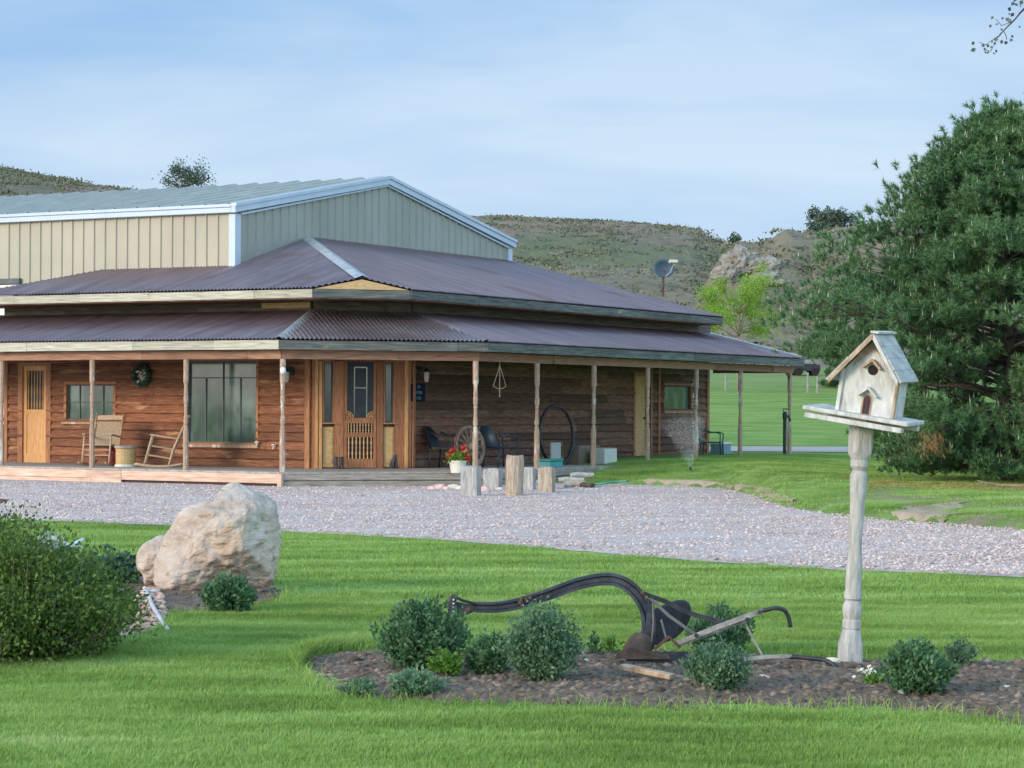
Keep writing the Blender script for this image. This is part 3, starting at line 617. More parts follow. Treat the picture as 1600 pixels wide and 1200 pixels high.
def tC(s):
    if s < K2[1]: t = (s - C_) / (K2[1] - C_)
    elif s > VE: t = 1 - (s - VE) / (VL - VE) 
    else: t = 1
    return (C_ + (UC - C_) * t, s, ZFT + (ZW - ZFT) * t)
mb = MB(); corr(mb, lambda s: (C_, s, ZFT), tC, C_, VL); hpart(mb, 'lower_roof_panel', 'roof_c', True)
def cap(name, a, b, w=.13, m='cap', up=.045):
    a, b = Vector(a), Vector(b); d = (b - a).normalized(); s_ = d.cross(Vector((0, 0, 1))).normalized() * w; mb = MB(); z = Vector((0, 0, up)); k = Vector((0, 0, -.035))
    mb.add([a - s_ + z + k, a + z * 1.5, a + s_ + z + k, b - s_ + z + k, b + z * 1.5, b + s_ + z + k], [(0, 1, 4, 3), (1, 2, 5, 4)]); return hpart(mb, name, m)
cap('hip_cap', (0, 0, ZFT), (*K1, ZW), .12); cap('hip_cap', (C_, C_, ZFT), (*K2, ZW), .09, 'roof'); cap('hip_cap', (C_, VL, ZFT), (UC, VE, ZW), .10, 'cap')
# slab under the lower roof (porch ceiling)
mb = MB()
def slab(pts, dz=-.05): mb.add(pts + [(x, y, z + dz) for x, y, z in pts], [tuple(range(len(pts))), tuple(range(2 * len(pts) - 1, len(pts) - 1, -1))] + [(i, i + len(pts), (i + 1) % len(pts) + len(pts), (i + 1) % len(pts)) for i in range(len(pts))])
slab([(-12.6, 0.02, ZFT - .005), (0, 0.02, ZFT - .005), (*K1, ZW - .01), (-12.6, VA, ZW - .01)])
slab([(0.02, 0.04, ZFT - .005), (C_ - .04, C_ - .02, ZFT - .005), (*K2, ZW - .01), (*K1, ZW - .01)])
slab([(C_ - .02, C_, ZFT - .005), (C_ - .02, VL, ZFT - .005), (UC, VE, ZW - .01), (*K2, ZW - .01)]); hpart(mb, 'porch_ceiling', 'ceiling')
# lower fascia + header
TA0 = Matrix(((1, 0, 0, 0), (0, -1, 0, 0), (0, 0, 1, 0), (0, 0, 0, 1))); TC0 = Matrix(((0, 1, 0, C_), (1, 0, 0, 0), (0, 0, 1, 0), (0, 0, 0, 1))); TB0 = Matrix(((S2, S2, 0, 0), (S2, -S2, 0, 0), (0, 0, 1, 0), (0, 0, 0, 1)))
flat_boards('fascia', TA0, -12.6, -.0, [ZFB, ZFT], 'fascia', -.03, .035, 21); flat_boards('fascia', TB0, .012, bl - .012, [ZFB, ZFT], 'fascia_shaded', -.03, .035, 22); flat_boards('fascia', TC0, C_, VL, [ZFB, ZFT], 'fascia_shaded', -.03, .035, 23)
hb = .22; q = hb * math.tan(pi / 8)
flat_boards('porch_beam', TA0, -12.6, -q, [2.46, 2.638], 'header', -hb - .1, .1, 24); flat_boards('porch_beam', TB0, q, bl - q, [2.46, 2.638], 'header', -hb - .1, .1, 25); flat_boards('porch_beam', TC0, C_ + q, VL - .15, [2.46, 2.638], 'header', -hb - .1, .1, 26)
mb = MB(); mb.box(UC, C_ - .35, VL - .25, VL - .15, 2.46, 2.638); hpart(mb, 'porch_beam', 'header')
# turned posts
def post(u, v):
    h = 2.46 - ZD; s_ = .052; pr = []; sq = []
    def add(r, z, f=0): pr.append((r, ZD + z)); sq.append(f)
    add(s_, 0, 1); add(s_, .78, 1); add(.044, .80); add(.050, .84); add(.036, .86); add(.036, .89); add(.048, .91); add(.05, .98); add(.040, 1.00); add(.046, 1.04)
    add(.034, 1.06); add(.036, 1.22); add(.046, 1.25); add(.034, 1.28); add(.047, 1.32); add(.049, 1.44); add(.036, 1.47); add(.045, 1.50); add(.038, 1.62); add(.046, 1.70); add(s_, 1.72, 1); add(s_, h, 1)
    mb = MB(); mb.lathe(pr, (u, v, 0), 8, sq=sq); return hpart(mb, 'porch_post', 'post')
for u in (-9.4, -7.1, -4.72, -2.37, -.07): post(u, .24)
for v in (2.85, 5.35, 7.89, 10.52, 13.12, 15.69, 18.81): post(2.68, v)
mb = MB()
for sx in (-1, 1): mb.prism([(2.68 , 18.81 - .3, 2.46), (2.68, 18.81 + .0, 2.46), (2.68, 18.81, 2.28)], (.03, 0, 0))
hpart(mb, 'post_bracket', 'header')
# upper roof
k1u = (-.205, 1.42); k2u = (1.2, 2.825); KS = .2899; QC = (.4975, 2.1225); ZQ = UZT + KS * .7025; VJ = 15.43; UV = 17.93
def zA(v): return UZT + KS * (v - 1.42)
def zC(u): return UZT + KS * (1.2 - u)
def tUA(s):
    if s <= -7.2: v = 1.42 + (VB - 1.42) * (s + 9.35) / 2.15
    elif s <= UG: v = VB
    else: v = 2.62 - s
    return (s, v, zA(v))
def eUA(s): v = 1.42 if s <= k1u[0] else s + 1.625; return (s, v, zA(v))
mb = MB(); corr(mb, eUA, tUA, -9.35, UG - .0005, hang=.03); corr(mb, eUA, tUA, UG + .0005, QC[0], hang=.03); hpart(mb, 'upper_roof_panel', 'roof_a', True)
def tUC(s):
    if s <= 6.256: u = 2.62 - s
    elif s <= VJ: u = UG
    else: u = UG + (1.2 - UG) * (s - VJ) / (UV - VJ)
    return (u, s, zC(u))
def eUC(s): u = 1.2 if s >= k2u[1] else s - 1.625; return (u, s, zC(u))
mb = MB(); corr(mb, eUC, tUC, QC[1], UV, hang=.03); hpart(mb, 'upper_roof_panel', 'roof_c', True)
mb = MB(); mb.add([(1.2, UV, UZT), (UG, VJ, zC(UG)), (UG - 3, VJ, UZT), (UG - 3, UV, UZT - .4)], [(0, 1, 2, 3)]); hpart(mb, 'roof_end', 'roof'); mb = MB(); mb.add([(-9.35, 1.42, UZT), (-7.2, VB, zA(VB)), (-9.35, VB, UZT)], [(0, 1, 2)]); hpart(mb, 'roof_end', 'roof')
cap('hip_cap', (QC[0] + .02, QC[1] - .02, ZQ + .01), (UG, 6.256, zA(6.256)), .15)
cap('hip_cap', (1.2, UV, UZT), (UG, VJ, zC(UG)), .07, 'roof', .03)
mb = MB(TB0)   # triangular infill over the cut corner
def tb(u, v): return ((u + v) * S2, (u - v) * S2)
x1_, y_ = tb(*k1u); x2_, _ = tb(*k2u); xq, _ = tb(*QC)
mb.prism([(x1_ + .03, y_, UZT + .004), (x2_ - .03, y_, UZT + .004), (xq, y_, ZQ + .0)], (0, -.03, 0)); hpart(mb, 'gable_infill', 'tan_ply')
mb = MB(TB0); mb.add([(x1_ - .02, y_ + .02, UZT + .015), (xq, y_ + .02, ZQ + .03), (x2_ + .02, y_ + .02, UZT + .015), (x1_ - .02, y_ - .1, UZT + .02), (xq, y_ - .1, ZQ + .04), (x2_ + .02, y_ - .1, UZT + .02)], [(0, 1, 4, 3), (1, 2, 5, 4)]); hpart(mb, 'gable_drip_edge', 'roof')
TU_A = Matrix(((1, 0, 0, 0), (0, -1, 0, 1.42), (0, 0, 1, 0), (0, 0, 0, 1))); TU_C = Matrix(((0, 1, 0, 1.2), (1, 0, 0, 0), (0, 0, 1, 0), (0, 0, 0, 1)))
TU_B = Matrix(((S2, S2, 0, k1u[0]), (S2, -S2, 0, k1u[1]), (0, 0, 1, 0), (0, 0, 0, 1))); bu = 1.405 / S2
flat_boards('upper_fascia', TU_A, -9.35, k1u[0], [UZB, UZT], 'fascia', -.03, .035, 31); flat_boards('upper_fascia', TU_B, .012, bu - .012, [UZB, UZT], 'fascia_shaded', -.03, .035, 32); flat_boards('upper_fascia', TU_C, k2u[1], UV, [UZB, UZT], 'fascia_shaded', -.03, .035, 33)
mb = MB()
slab([(-9.33, 1.45, UZB + .03), (k1u[0], 1.45, UZB + .03), (K1[0], K1[1] + .1, UZB + .03), (-9.33, VA + .1, UZB + .03)])
slab([(k1u[0], 1.46, UZB + .03), (k2u[0] - .04, k2u[1], UZB + .03), (K2[0] - .1, K2[1], UZB + .03), (K1[0], K1[1] + .1, UZB + .03)])
slab([(1.17, k2u[1], UZB + .03), (1.17, UV - .02, UZB + .03), (UC - .1, UV - .02, UZB + .03), (UC - .1, K2[1], UZB + .03)]); hpart(mb, 'eave_soffit', 'siding_dark')
mb = MB(); mb.box(UC - .4, 1.17, UV - .06, UV - .02, UZB, UZT); hpart(mb, 'upper_fascia', 'fascia_shaded')

# deck
mb = MB(); x = 0.
v = .03
while v < VA: mb.box(-12.6, min(-.0, 0 + 0) + v * .414 * -0 + (0 if v > .2 else -.0), v, min(v + .137, VA), ZD - .035, ZD); v += .142
mb.prism([(0, .03, ZD - .035), (0, VA, ZD - .035), (K1[0], VA, ZD - .035), (K2[0], K2[1] + .4, ZD - .035), (C_ - .04, C_ + .4, ZD - .035), (C_ - .04, C_ - .02, ZD - .035)][::1], (0, 0, .034))
v = C_ + .4
while v < VL: mb.box(UC, C_ - .03, v, v + .137, ZD - .035, ZD); v += .142
hpart(mb, 'deck', 'deck')
flat_boards('deck_skirt', TA0, -12.6, -3.8, [.0, .10, .265], 'skirt', -.06, .04, 41); flat_boards('deck_skirt', TA0, -3.8, .02, [.08, .165, .265], 'skirt', -.06, .04, 42)
mb = MB(); mb.box(-3.8, -.02, .10, .14, -.05, .08); hpart(mb, 'skirt_gap_shade', 'maroon')  # dark strip standing in for the shade in the gap below the skirt
mb = MB(TA0); mb.box(-.02, .075, -.07, .0, -.02, .265); hpart(mb, 'skirt_end_post', 'skirt')
mb = MB(TB0); mb.box(.06, bl, -.14, -.01, .0, .125, b=.015); mb.box(.06, bl + .02, -.15, -.02, .135, .262, b=.015); hpart(mb, 'deck_timber', 'timber')
mb = MB(TC0); mb.box(C_, VL, -.14, -.01, .0, .125, b=.015); mb.box(C_ - .02, VL, -.15, -.02, .135, .262, b=.015); hpart(mb, 'deck_timber', 'timber')

# windows and doors
def frame_box(mb, x0, x1, z0, z1, w, y0, y1):
    mb.box(x0 - w, x1 + w, y0, y1, z1, z1 + w); mb.box(x0 - w, x1 + w, y0, y1, z0 - w, z0); mb.box(x0 - w, x0, y0, y1, z0, z1); mb.box(x1, x1 + w, y0, y1, z0, z1)
def window(T, r, w, muntins, pane='glass', fm='trimwood', sill=.05, depth=-.03, mm='mullion', label=None, mt=.02):
    x0, x1, z0, z1 = r; mb = MB(T); frame_box(mb, x0, x1, z0, z1, w, -.02, .055)
    f = hpart(mb, 'window', fm, label=label)
    mb = MB(T); mb.box(x0, x1, depth - .01, depth, z0, z1); mb.build('pane', pane, f)
    if sill: mb = MB(T); mb.box(x0 - w - .03, x1 + w + .03, .0, .10, z0 - w - sill + .02, z0 - w + .02 - .003); mb.build('sill', 'post', f)
    mb = MB(T); frame_box(mb, x0 + .025, x1 - .025, z0 + .025, z1 - .025, .023, depth + .002, depth + .03)
    for (a, b, c, d) in muntins: X0 = x0 + (x1 - x0) * a; X1 = x0 + (x1 - x0) * b; Z0 = z0 + (z1 - z0) * c; Z1 = z0 + (z1 - z0) * d; \
        mb.box(X0 - (mt / 2 if a == b else 0), X1 + (mt / 2 if a == b else 0), depth + .004, depth + .022, Z0 - (mt / 2 if c == d else 0), Z1 + (mt / 2 if c == d else 0))
    mb.build('muntins', mm, f); return f
window(TA, wA, .065, [(.5, .5, 0, 1), (.25, .25, 0, 1), (.75, .75, 0, 1), (0, 1, .5, .5)], label='small four light window with reddish frame')
window(TA, bA, .055, [(0, 1, .80, .80), (.5, .5, 0, 1), (.25, .25, 0, .80), (.75, .75, 0, .80)], sill=.06, label='large picture window with teal grey panes')
window(TC, wC, .06, [], label='window on the dark wing with a pale sill')
def door(T, r, w, m, fm, label):
    x0, x1, z0, z1 = r; mb = MB(T); mb.box(x0 - w, x0, -.02, .06, ZD, z1 + w); mb.box(x1, x1 + w, -.02, .06, ZD, z1 + w); mb.box(x0, x1, -.02, .06, z1, z1 + w); f = hpart(mb, 'door_frame', fm)
    return f
door(TA, dA, .13, None, 'trimwood', '')
x0, x1, z0, z1 = dA; W_d = x1 - x0; mb = MB(TA); t_ = .09
mb.box(x0, x0 + t_, -.02, .02, ZD, z1); mb.box(x1 - t_, x1, -.02, .02, ZD, z1); mb.box(x0 + t_, x1 - t_, -.02, .018, z1 - .1, z1); mb.box(x0 + t_, x1 - t_, -.02, .018, ZD, ZD + .2)
mb.box(x0 + t_, x1 - t_, -.02, .018, ZD + 1.05, ZD + 1.15); mb.box(x0 + t_, x1 - t_, -.03, .004, ZD + .2, ZD + 1.05)
dd = hpart(mb, 'door', 'pine_door', label='orange pine door with a spindle grille in its upper half')
mb = MB(TA); mb.box(x0 + t_, x1 - t_, -.06, -.05, ZD + 1.15, z1 - .1); mb.build('pane', 'screen', dd)
mb = MB(TA)
for i in range(6): xx = x0 + t_ + (W_d - 2 * t_) * (i + .5) / 6; mb.lathe([(.012, ZD + 1.15), (.016, ZD + 1.25), (.010, ZD + 1.4), (.016, ZD + 1.55), (.010, ZD + 1.7), (.012, z1 - .1)], (xx, 0, 0), 6)
mb.build('spindles', 'pine_door', dd)
# tan door on the dark wing
door(TC, dC, .10, None, 'trimwood', '')
x0, x1, z0, z1 = dC; mb = MB(TC); mb.box(x0, x1, -.03, .0, ZD, z1); mb.box(x0 + .1, x1 - .1, 0, .012, ZD + .2, ZD + .95); mb.box(x0 + .1, x1 - .1, 0, .012, ZD + 1.08, z1 - .15)
dd = hpart(mb, 'door', 'tan_ply', label='plain tan door on the dark wing'); mb = MB(TC); mb.tube([(x1 - .08, .0, ZD + 1), (x1 - .08, .05, ZD + 1)], .028, 8); mb.build('handle', 'black_iron', dd)
for xx in (x1 + .18, x1 + .62): mb = MB(TC); mb.box(xx, xx + .10, .035, .065, ZD, 3.0); hpart(mb, 'wall_batten', 'trimwood')
# entrance: pilasters, sidelights, screen door
def bx(px): return pB(px, 640)[0]
zt = 2.47; e = [max(.0, bx(p)) for p in (487, 503, 522, 536, 588, 598, 616, 635)]; e[-1] = BL
mb = MB(TB); mb.box(-.02, e[1], -.02, .05, ZD, 3.3); mb.box(e[6], BL + .02, -.02, .05, ZD, 3.3); mb.box(e[1], e[6], -.02, .03, zt - .02, 3.3); mb.box(e[2] + .0, e[3] , -.02, .06, ZD, zt); mb.box(e[4], e[5], -.02, .06, ZD, zt); hpart(mb, 'entrance_trim', 'trimwood')
for a_, b_, c_ in ((.04, .10, 2.9), (BL - .12, BL - .05, 2.9), (e[1] - .07, e[1] - .01, zt)): mb = MB(TB); mb.box(a_, b_, .05, .072, ZD, c_); hpart(mb, 'entrance_moulding', 'pine_door')
mb = MB(TA); mb.box(K1[0] - .14, K1[0] - .02, .03, .08, ZD, 3.38); hpart(mb, 'corner_board', 'trimwood')
mb = MB(TC); mb.box(K2[1] + .01, K2[1] + .10, .03, .08, ZD, 3.30); hpart(mb, 'corner_board', 'trimwood'); mb = MB(TC); mb.box(VE - .14, VE, .03, .07, ZD, 3.30); hpart(mb, 'corner_board', 'trimwood')
mb = MB(TA); mb.box(UL, UL + .09, .03, .07, ZD, 3.38); hpart(mb, 'corner_board', 'trimwood')
for a, b in ((e[1] + .015, e[2] - .01), (e[5] + .015, e[6] - .01)):
    z0 = pB(510, 660)[1]; z1 = pB(510, 563)[1]
    window(TB, (a + .02, b - .02, z0, z1), .028, [], pane='glass_dark', sill=.02, label='narrow sidelight window beside the screen door')
    mb = MB(TB); mb.box(a, b, -.02, .025, ZD + .02, z0 - .09, b=.006); mb.box(a + .03, b - .03, .025, .034, ZD + .1, z0 - .16, b=.004); hpart(mb, 'sidelight_panel', 'tan_ply')
x0, x1 = e[3] + .01, e[4] - .01; zz = lambda py: pB(560, py)[1]
z1 = zt - .01; mb = MB(TB); st = .062
mb.box(x0, x0 + st, .02, .055, ZD + .01, z1); mb.box(x1 - st, x1, .02, .055, ZD + .01, z1); 
for a, b in ((zz(566), z1), (zz(661), zz(653)), (zz(683), zz(676)), (ZD + .01, zz(717))): mb.box(x0 + st, x1 - st, .022, .053, a, b)
sdoor = hpart(mb, 'screen_door', 'trimwood', label='carved wooden screen door with spindle panels')
mb = MB(TB); mb.box(x0 + st, x1 - st, .028, .034, zz(653), zz(566)); mb.build('screen', 'screen', sdoor)
mb = MB(TB); w_ = x1 - x0; xa = x0 + w_ * .32; xb = x0 + w_ * .70; zc = zz(606)
for xx in (xa, xb): mb.box(xx - .012, xx + .012, .035, .044, zz(652), zz(574))
mb.box(xa, xb, .036, .043, zc - .012, zc + .012); mb.box(xa, xb, .036, .043, zz(574) - .012, zz(574) + .012); mb.build('inner_sash', 'glass', sdoor)
mb = MB(TB); mb.box(x0 + st, x1 - st, .0, .01, ZD + .1, zz(661)); mb.build('backing_panel', 'maroon', sdoor)
for sx in (-1, 1):
    cx = (x0 + st) if sx < 0 else (x1 - st); mb = MB(TB)
    for rr in (.13, .085): mb.tube([(cx - sx * rr * cos(a), .045, zz(653) + rr * sin(a)) for a in [pi / 2 * i / 8 for i in range(9)]], .010, 6)
    for a in (.4, .8, 1.2): mb.tube([(cx, .045, zz(653)), (cx - sx * .13 * cos(a), .045, zz(653) + .13 * sin(a))], .007, 5)
    mb.build('fan_bracket', 'pine_door', sdoor)
for a, b, n, r_ in ((zz(676), zz(661), 9, .010), (zz(717), zz(683), 7, .013)):
    mb = MB(TB)
    for i in range(n):
        xx = x0 + st + (x1 - x0 - 2 * st) * (i + .5) / n; h = b - a
        mb.lathe([(r_ * 1.2, a), (r_ * .8, a + h * .12), (r_ * 1.5, a + h * .25), (r_ * .7, a + h * .4), (r_ * 1.2, a + h * .5), (r_ * .7, a + h * .6), (r_ * 1.5, a + h * .75), (r_ * .8, a + h * .88), (r_ * 1.2, b)], (xx, .045, 0), 6)
    mb.build('spindles', 'tan_ply', sdoor)
mb = MB(TB); mb.tube([(x0 + .03, .055, ZD + .98), (x0 + .03, .09, ZD + .98), (x0 + .03, .09, ZD + 1.1), (x0 + .03, .055, ZD + 1.1)], .009, 6); mb.build('handle', 'black_iron', sdoor)

# ------------------------------------------------------------------ the metal barn
barn = empty('metal_barn', 'tall cream metal barn with white trim and low gable rising behind the house roof', 'barn', (*g2(UG, VB), 0), -TH)
def bpart(mb, name, m, **k): return mb.build(name, m, barn, **k)
GW = VJ - VB; BE = 5.66; BR = 6.74; BX = -32.
TG = Matrix(((0, 1, 0, 0), (1, 0, 0, 0), (0, 0, 1, 0), (0, 0, 0, 1)))
def ribbed(T, x0, x1, zb, ztf, m, name, pitch=.305, rib=.035, h=.032):
    mb = MB(T); x = x0; P = [(x0, 0)]
    while x < x1 - .02:
        for a, b in ((pitch * .5 - rib * .9, 0), (pitch * .5 - rib * .45, h), (pitch * .5 + rib * .45, h), (pitch * .5 + rib * .9, 0)):
            if x + a < x1: P.append((x + a, b))
        x += pitch
    P.append((x1, 0)); n = len(P); mb.add([(a, b, zb) for a, b in P] + [(a, b, ztf(a)) for a, b in P], [(i, i + 1, n + i + 1, n + i) for i in range(n - 1)]); bpart(mb, name, m)
ribbed(Matrix(((1, 0, 0, 0), (0, -1, 0, 0), (0, 0, 1, 0), (0, 0, 0, 1))), BX, -.02, 0, lambda a: BE - .02, 'barn_wall', 'side_wall')
gt = lambda a: BE + (BR - BE) * (1 - abs(a - GW / 2) / (GW / 2))
ribbed(TG, .02, GW / 2, 0, lambda a: gt(a) - .02, 'barn_gable', 'gable_wall'); ribbed(TG, GW / 2, GW - .02, 0, lambda a: gt(a) - .02, 'barn_gable', 'gable_wall')
mb = MB(); mb.box(BX, BX + .1, 0, GW, 0, BE); mb.box(BX, 0, GW - .1, GW - .03, 0, BE - .05); bpart(mb, 'rear_wall', 'barn_wall')
def broof(y0, y1, z0, z1):
    mb = MB(); x = BX - .1; P = []
    while x < .12:
        P += [(x, 0), (x + .26, 0), (x + .28, .045), (x + .33, .045), (x + .35, 0)]; x += .61
    P = [p for p in P if p[0] < .10] + [(.10, 0)]; n = len(P); mb.add([(a, y0, z0 + b) for a, b in P] + [(a, y1, z1 + b) for a, b in P], [(i, i + 1, n + i + 1, n + i) for i in range(n - 1)]); bpart(mb, 'roof_panel', 'barn_roof')
broof(-.12, GW / 2, BE + .13, BR + .16); broof(GW / 2, GW + .12, BR + .16, BE + .13)
# gable trim follows the slope; eave gutter; corner trims
def bar(name, a, b, w, h, m='barn_trim'):
    a = Vector(a); b = Vector(b); d = (b - a); mb = MB(); z = Vector((0, 0, h)); x = Vector((w, 0, 0)) if abs(d.x) < abs(d.y) + abs(d.z) * 2 or abs(d.x) < .01 else Vector((0, -w, 0))
    mb.add([a, a + x, a + x + z, a + z, b, b + x, b + x + z, b + z], [(0, 1, 2, 3), (7, 6, 5, 4), (0, 4, 5, 1), (1, 5, 6, 2), (2, 6, 7, 3), (3, 7, 4, 0)]); return bpart(mb, name, m)
zt2 = .17; 
bar('rake_trim', (.0, -.13, BE - .03), (.0, GW / 2, BR - .0), .11, zt2 + .02); bar('rake_trim', (.0, GW / 2, BR), (.0, GW + .13, BE - .03), .11, zt2 + .02)
bar('rake_trim', (.0, -.14, BE + .10), (.0, GW / 2, BR + .13), .14, .07); bar('rake_trim', (.0, GW / 2, BR + .13), (.0, GW + .14, BE + .10), .14, .07)
bar('rake_trim', (.045, .16, BE - .06), (.045, GW / 2, BR - .05), .02, .04); bar('rake_trim', (.045, GW / 2, BR - .05), (.045, GW - .16, BE - .06), .02, .04)
mb = MB(); mb.box(BX, -.0, -.13, -.0, BE - .03, BE + .08, b=.01); mb.box(BX, .0, -.145, -.0, BE + .085, BE + .155, b=.01); bpart(mb, 'eave_gutter', 'barn_trim')
mb = MB(); mb.box(-.12, .045, -.045, .16, 0, BE - .05); bpart(mb, 'corner_trim', 'barn_trim'); mb = MB(); mb.box(-.12, .045, GW - .16, GW + .045, 0, BE - .06); bpart(mb, 'corner_trim', 'barn_trim')
ud, vd, zd = hit(0, 1, VB, 34, 440); ud -= UG
mb = MB(); mb.box(ud - 4.2, ud, -.10, -.0, zd - .05, zd + .07); mb.box(ud - .07, ud, -.08, -.0, 0, zd - .05); gd_ = bpart(mb, 'garage_door', 'mullion')
mb = MB(); 
for i in range(8): mb.box(ud - 4.1, ud - .07, -.06, .0, .02 + i * (zd - .07) / 8, (i + 1) * (zd - .07) / 8)
mb.build('door_panels', 'white', gd_)

# ------------------------------------------------------------------ porch things
RH = -TH
def deck_at(px, py, z=None, v=None, u=None):   # a spot on the porch floor under a pixel column
    if v is not None: u_, v_, z_ = hit(0, 1, v, px, py)
    else: u_, v_, z_ = hit(1, 0, u, px, py)
    return (*g2(u_, v_), ZD if z is None else z)
def Trz(a): return Matrix.Rotation(a, 4, 'Z')

def rocking_chair(loc, rz, tilt, label):
    t = empty('rocking_chair', label, 'rocking chair', loc, rz, 'rocking chairs on the porch'); w = .29
    R = Matrix.Rotation(tilt, 4, 'X')
    def p(x, y, z): return R @ Vector((x, y, z))                    # y: forward is -y
    for sx in (-1, 1):
        x = sx * w
        MB().tube([p(x, -.28, .04), p(x, -.24, .40), p(x, -.22, .62)], [.022, .022, .018], 8).build('front_leg', 'chairwood', t, True)
        MB().tube([p(x, .20, .04), p(x, .24, .42), p(x, .34, .80), p(x, .44, 1.14)], [.022, .022, .02, .014], 8).build('back_post', 'chairwood', t, True)
        MB().tube([Vector((x, y, .015 + .22 * y * y + .012)) for y in [-.48 + .1 * i for i in range(11)]], .02, 6).build('rocker', 'chairwood', t, True)
        MB().box(x - .035, x + .035, -.27, .30, .62, .645, T=R, b=.006).build('armrest', 'chairwood', t)
    for z, y in ((.20, -.26), (.31, -.25)): MB().tube([p(-w, y, z), p(w, y, z)], .012, 6).build('stretcher', 'chairwood', t)
    for sx in (-1, 1): MB().tube([p(sx * w, -.25, .22), p(sx * w, .22, .22)], .011, 6).build('stretcher', 'chairwood', t)
    MB().box(-w, w, -.26, .24, .40, .43, T=R, b=.008).build('seat', 'wicker', t)
    mb = MB(); 
    mb.add([p(-w + .03, .25, .45), p(w - .03, .25, .45), p(w - .03, .40, .96), p(-w + .03, .40, .96), p(-w + .03, .275, .45), p(w - .03, .275, .45), p(w - .03, .425, .96), p(-w + .03, .425, .96)], [(0, 1, 2, 3), (7, 6, 5, 4), (0, 4, 5, 1), (3, 2, 6, 7), (1, 5, 6, 2), (0, 3, 7, 4)])
    mb.build('woven_back', 'wicker', t)
    mb = MB(); mb.add([p(-w, .405, 1.0), p(w, .405, 1.0), p(w, .43, 1.09), p(0, .435, 1.10), p(-w, .43, 1.09), p(-w, .43, 1.0), p(w, .43, 1.0), p(w, .455, 1.09), p(0, .46, 1.10), p(-w, .455, 1.09)], [(0, 1, 2, 3, 4), (9, 8, 7, 6, 5), (0, 5, 6, 1), (4, 3, 8, 9), (3, 2, 7, 8)]); mb.build('top_rail', 'chairwood', t)
    return t
rocking_chair(deck_at(157, 700, v=1.25), -TH + .32, radians(-6), 'rocking chair facing forward behind the second porch post, with a red bag at its side')
rocking_chair(deck_at(248, 700, v=1.1), -TH - .95, radians(-9), 'rocking chair turned to the left beside the pale drum table')
# drum side table
l = deck_at(197, 700, v=1.15); t = empty('drum_table', 'pale wooden drum table between the two rocking chairs', 'table', l, -TH)
mb = MB(); mb.lathe([(.20, .03), (.21, .05), (.21, .36), (.20, .38)], n=20); mb.build('drum', 'terra_white' if 0 else 'tan_ply', t); MB().lathe([(.23, .38), (.235, .39), (.235, .42), (.225, .43)], n=20).build('table_top', 'deck', t); MB().lathe([(.23, .0), (.235, .01), (.22, .05)], n=20).build('base', 'terra_white', t)
l = deck_at(176, 700, v=1.45); t = empty('red_bag', 'dark red cloth bag slumped between the front rocking chair and drum table', 'bag', l, -TH)
bm = bmesh.new(); bmesh.ops.create_icosphere(bm, subdivisions=3, radius=1)
for v in bm.verts: p = v.co; k = 1 + .15 * mn.noise(p * 3); v.co = Vector((p.x * .13 * k, p.y * .11 * k, .18 + p.z * .19 * k * (1 - .2 * p.x)))
me = bpy.data.meshes.new('bag_body'); bm.to_mesh(me); bm.free(); me.materials.append(M['redbag']); o = bpy.data.objects.new('bag_body', me); COL.objects.link(o); o.parent = t
MB().tube([(-.06, 0, .34), (-.05, 0, .44), (.05, 0, .44), (.06, 0, .34)], .01, 6).build('handle', 'redbag', t)
# wreath
u_, v_, z_ = hit(0, 1, VA - .09, 222, 586); l = (*g2(u_, v_), z_); t = empty('wreath', 'dark round twig wreath hanging on the left wing wall above the rocking chairs', 'wreath', l, -TH)
mb = MB(); rr = .20
for k in range(9):
    a0 = random.random() * 6; mb.tube([((rr + .03 * sin(a * 3 + k)) * cos(a), .03 * sin(a * 4 + a0), (rr + .03 * sin(a * 3 + k)) * sin(a)) for a in [2 * pi * i / 28 for i in range(28)]], .018, 5, closed=True)
mb.build('twig_ring', 'black_iron', t, True)
A = RNG.uniform(0, 2 * pi, 700); P = np.stack([(rr + RNG.normal(0, .03, 700)) * np.cos(A), RNG.normal(-.02, .03, 700), (rr + RNG.normal(0, .03, 700)) * np.sin(A)], 1); v, f = leaf_arrays(P, np.full(700, .06)); npmesh('leaves', v, f, 'tealleaf', t)
A = RNG.normal(size=(60, 3)) * np.array([.035, .02, .06]) + np.array([.03, -.03, -.02]); v, f = leaf_arrays(A, np.full(60, .09)); npmesh('spray', v, f, 'whitepetal', t)
# wall lamps
def wall_lamp(l, rz, label):
    t = empty('wall_lamp', label, 'lamp', l, rz, 'lamps on the porch walls')
    MB().box(-.06, .06, -.02, .02, .02, .20, b=.006).build('back_plate', 'black_iron', t); MB().tube([(0, 0, .14), (0, -.12, .20), (0, -.16, .14)], .012, 6).build('arm', 'black_iron', t)
    mb = MB(); mb.lathe([(.02, .16), (.09, .10), (.07, .09)], (0, -.16, 0), 10); mb.build('hood', 'black_iron', t); mb = MB(); mb.lathe([(.05, .09), (.055, .0), (.04, -.10), (.015, -.12)], (0, -.16, 0), 10); mb.build('glass_globe', 'palebark' if 0 else 'palestone', t)
u_, v_, z_ = hit(0, 1, VA - .06, 455, 592); wall_lamp((*g2(u_, v_), z_ + .05), -TH, 'black wall lamp with pale globe on the reddish wall left of the entrance')
u_, v_, z_ = hit(1, 0, UC + .06, 656, 592); wall_lamp((*g2(u_, v_), z_ + .05), -TH + pi / 2, 'black wall lamp above the navy sign')
u_, v_, z_ = hit(0, 1, .16, 443, 579); t = empty('security_camera', 'small white round camera fixed to the porch post nearest the entrance', 'camera', (*g2(u_, v_), z_), -TH)
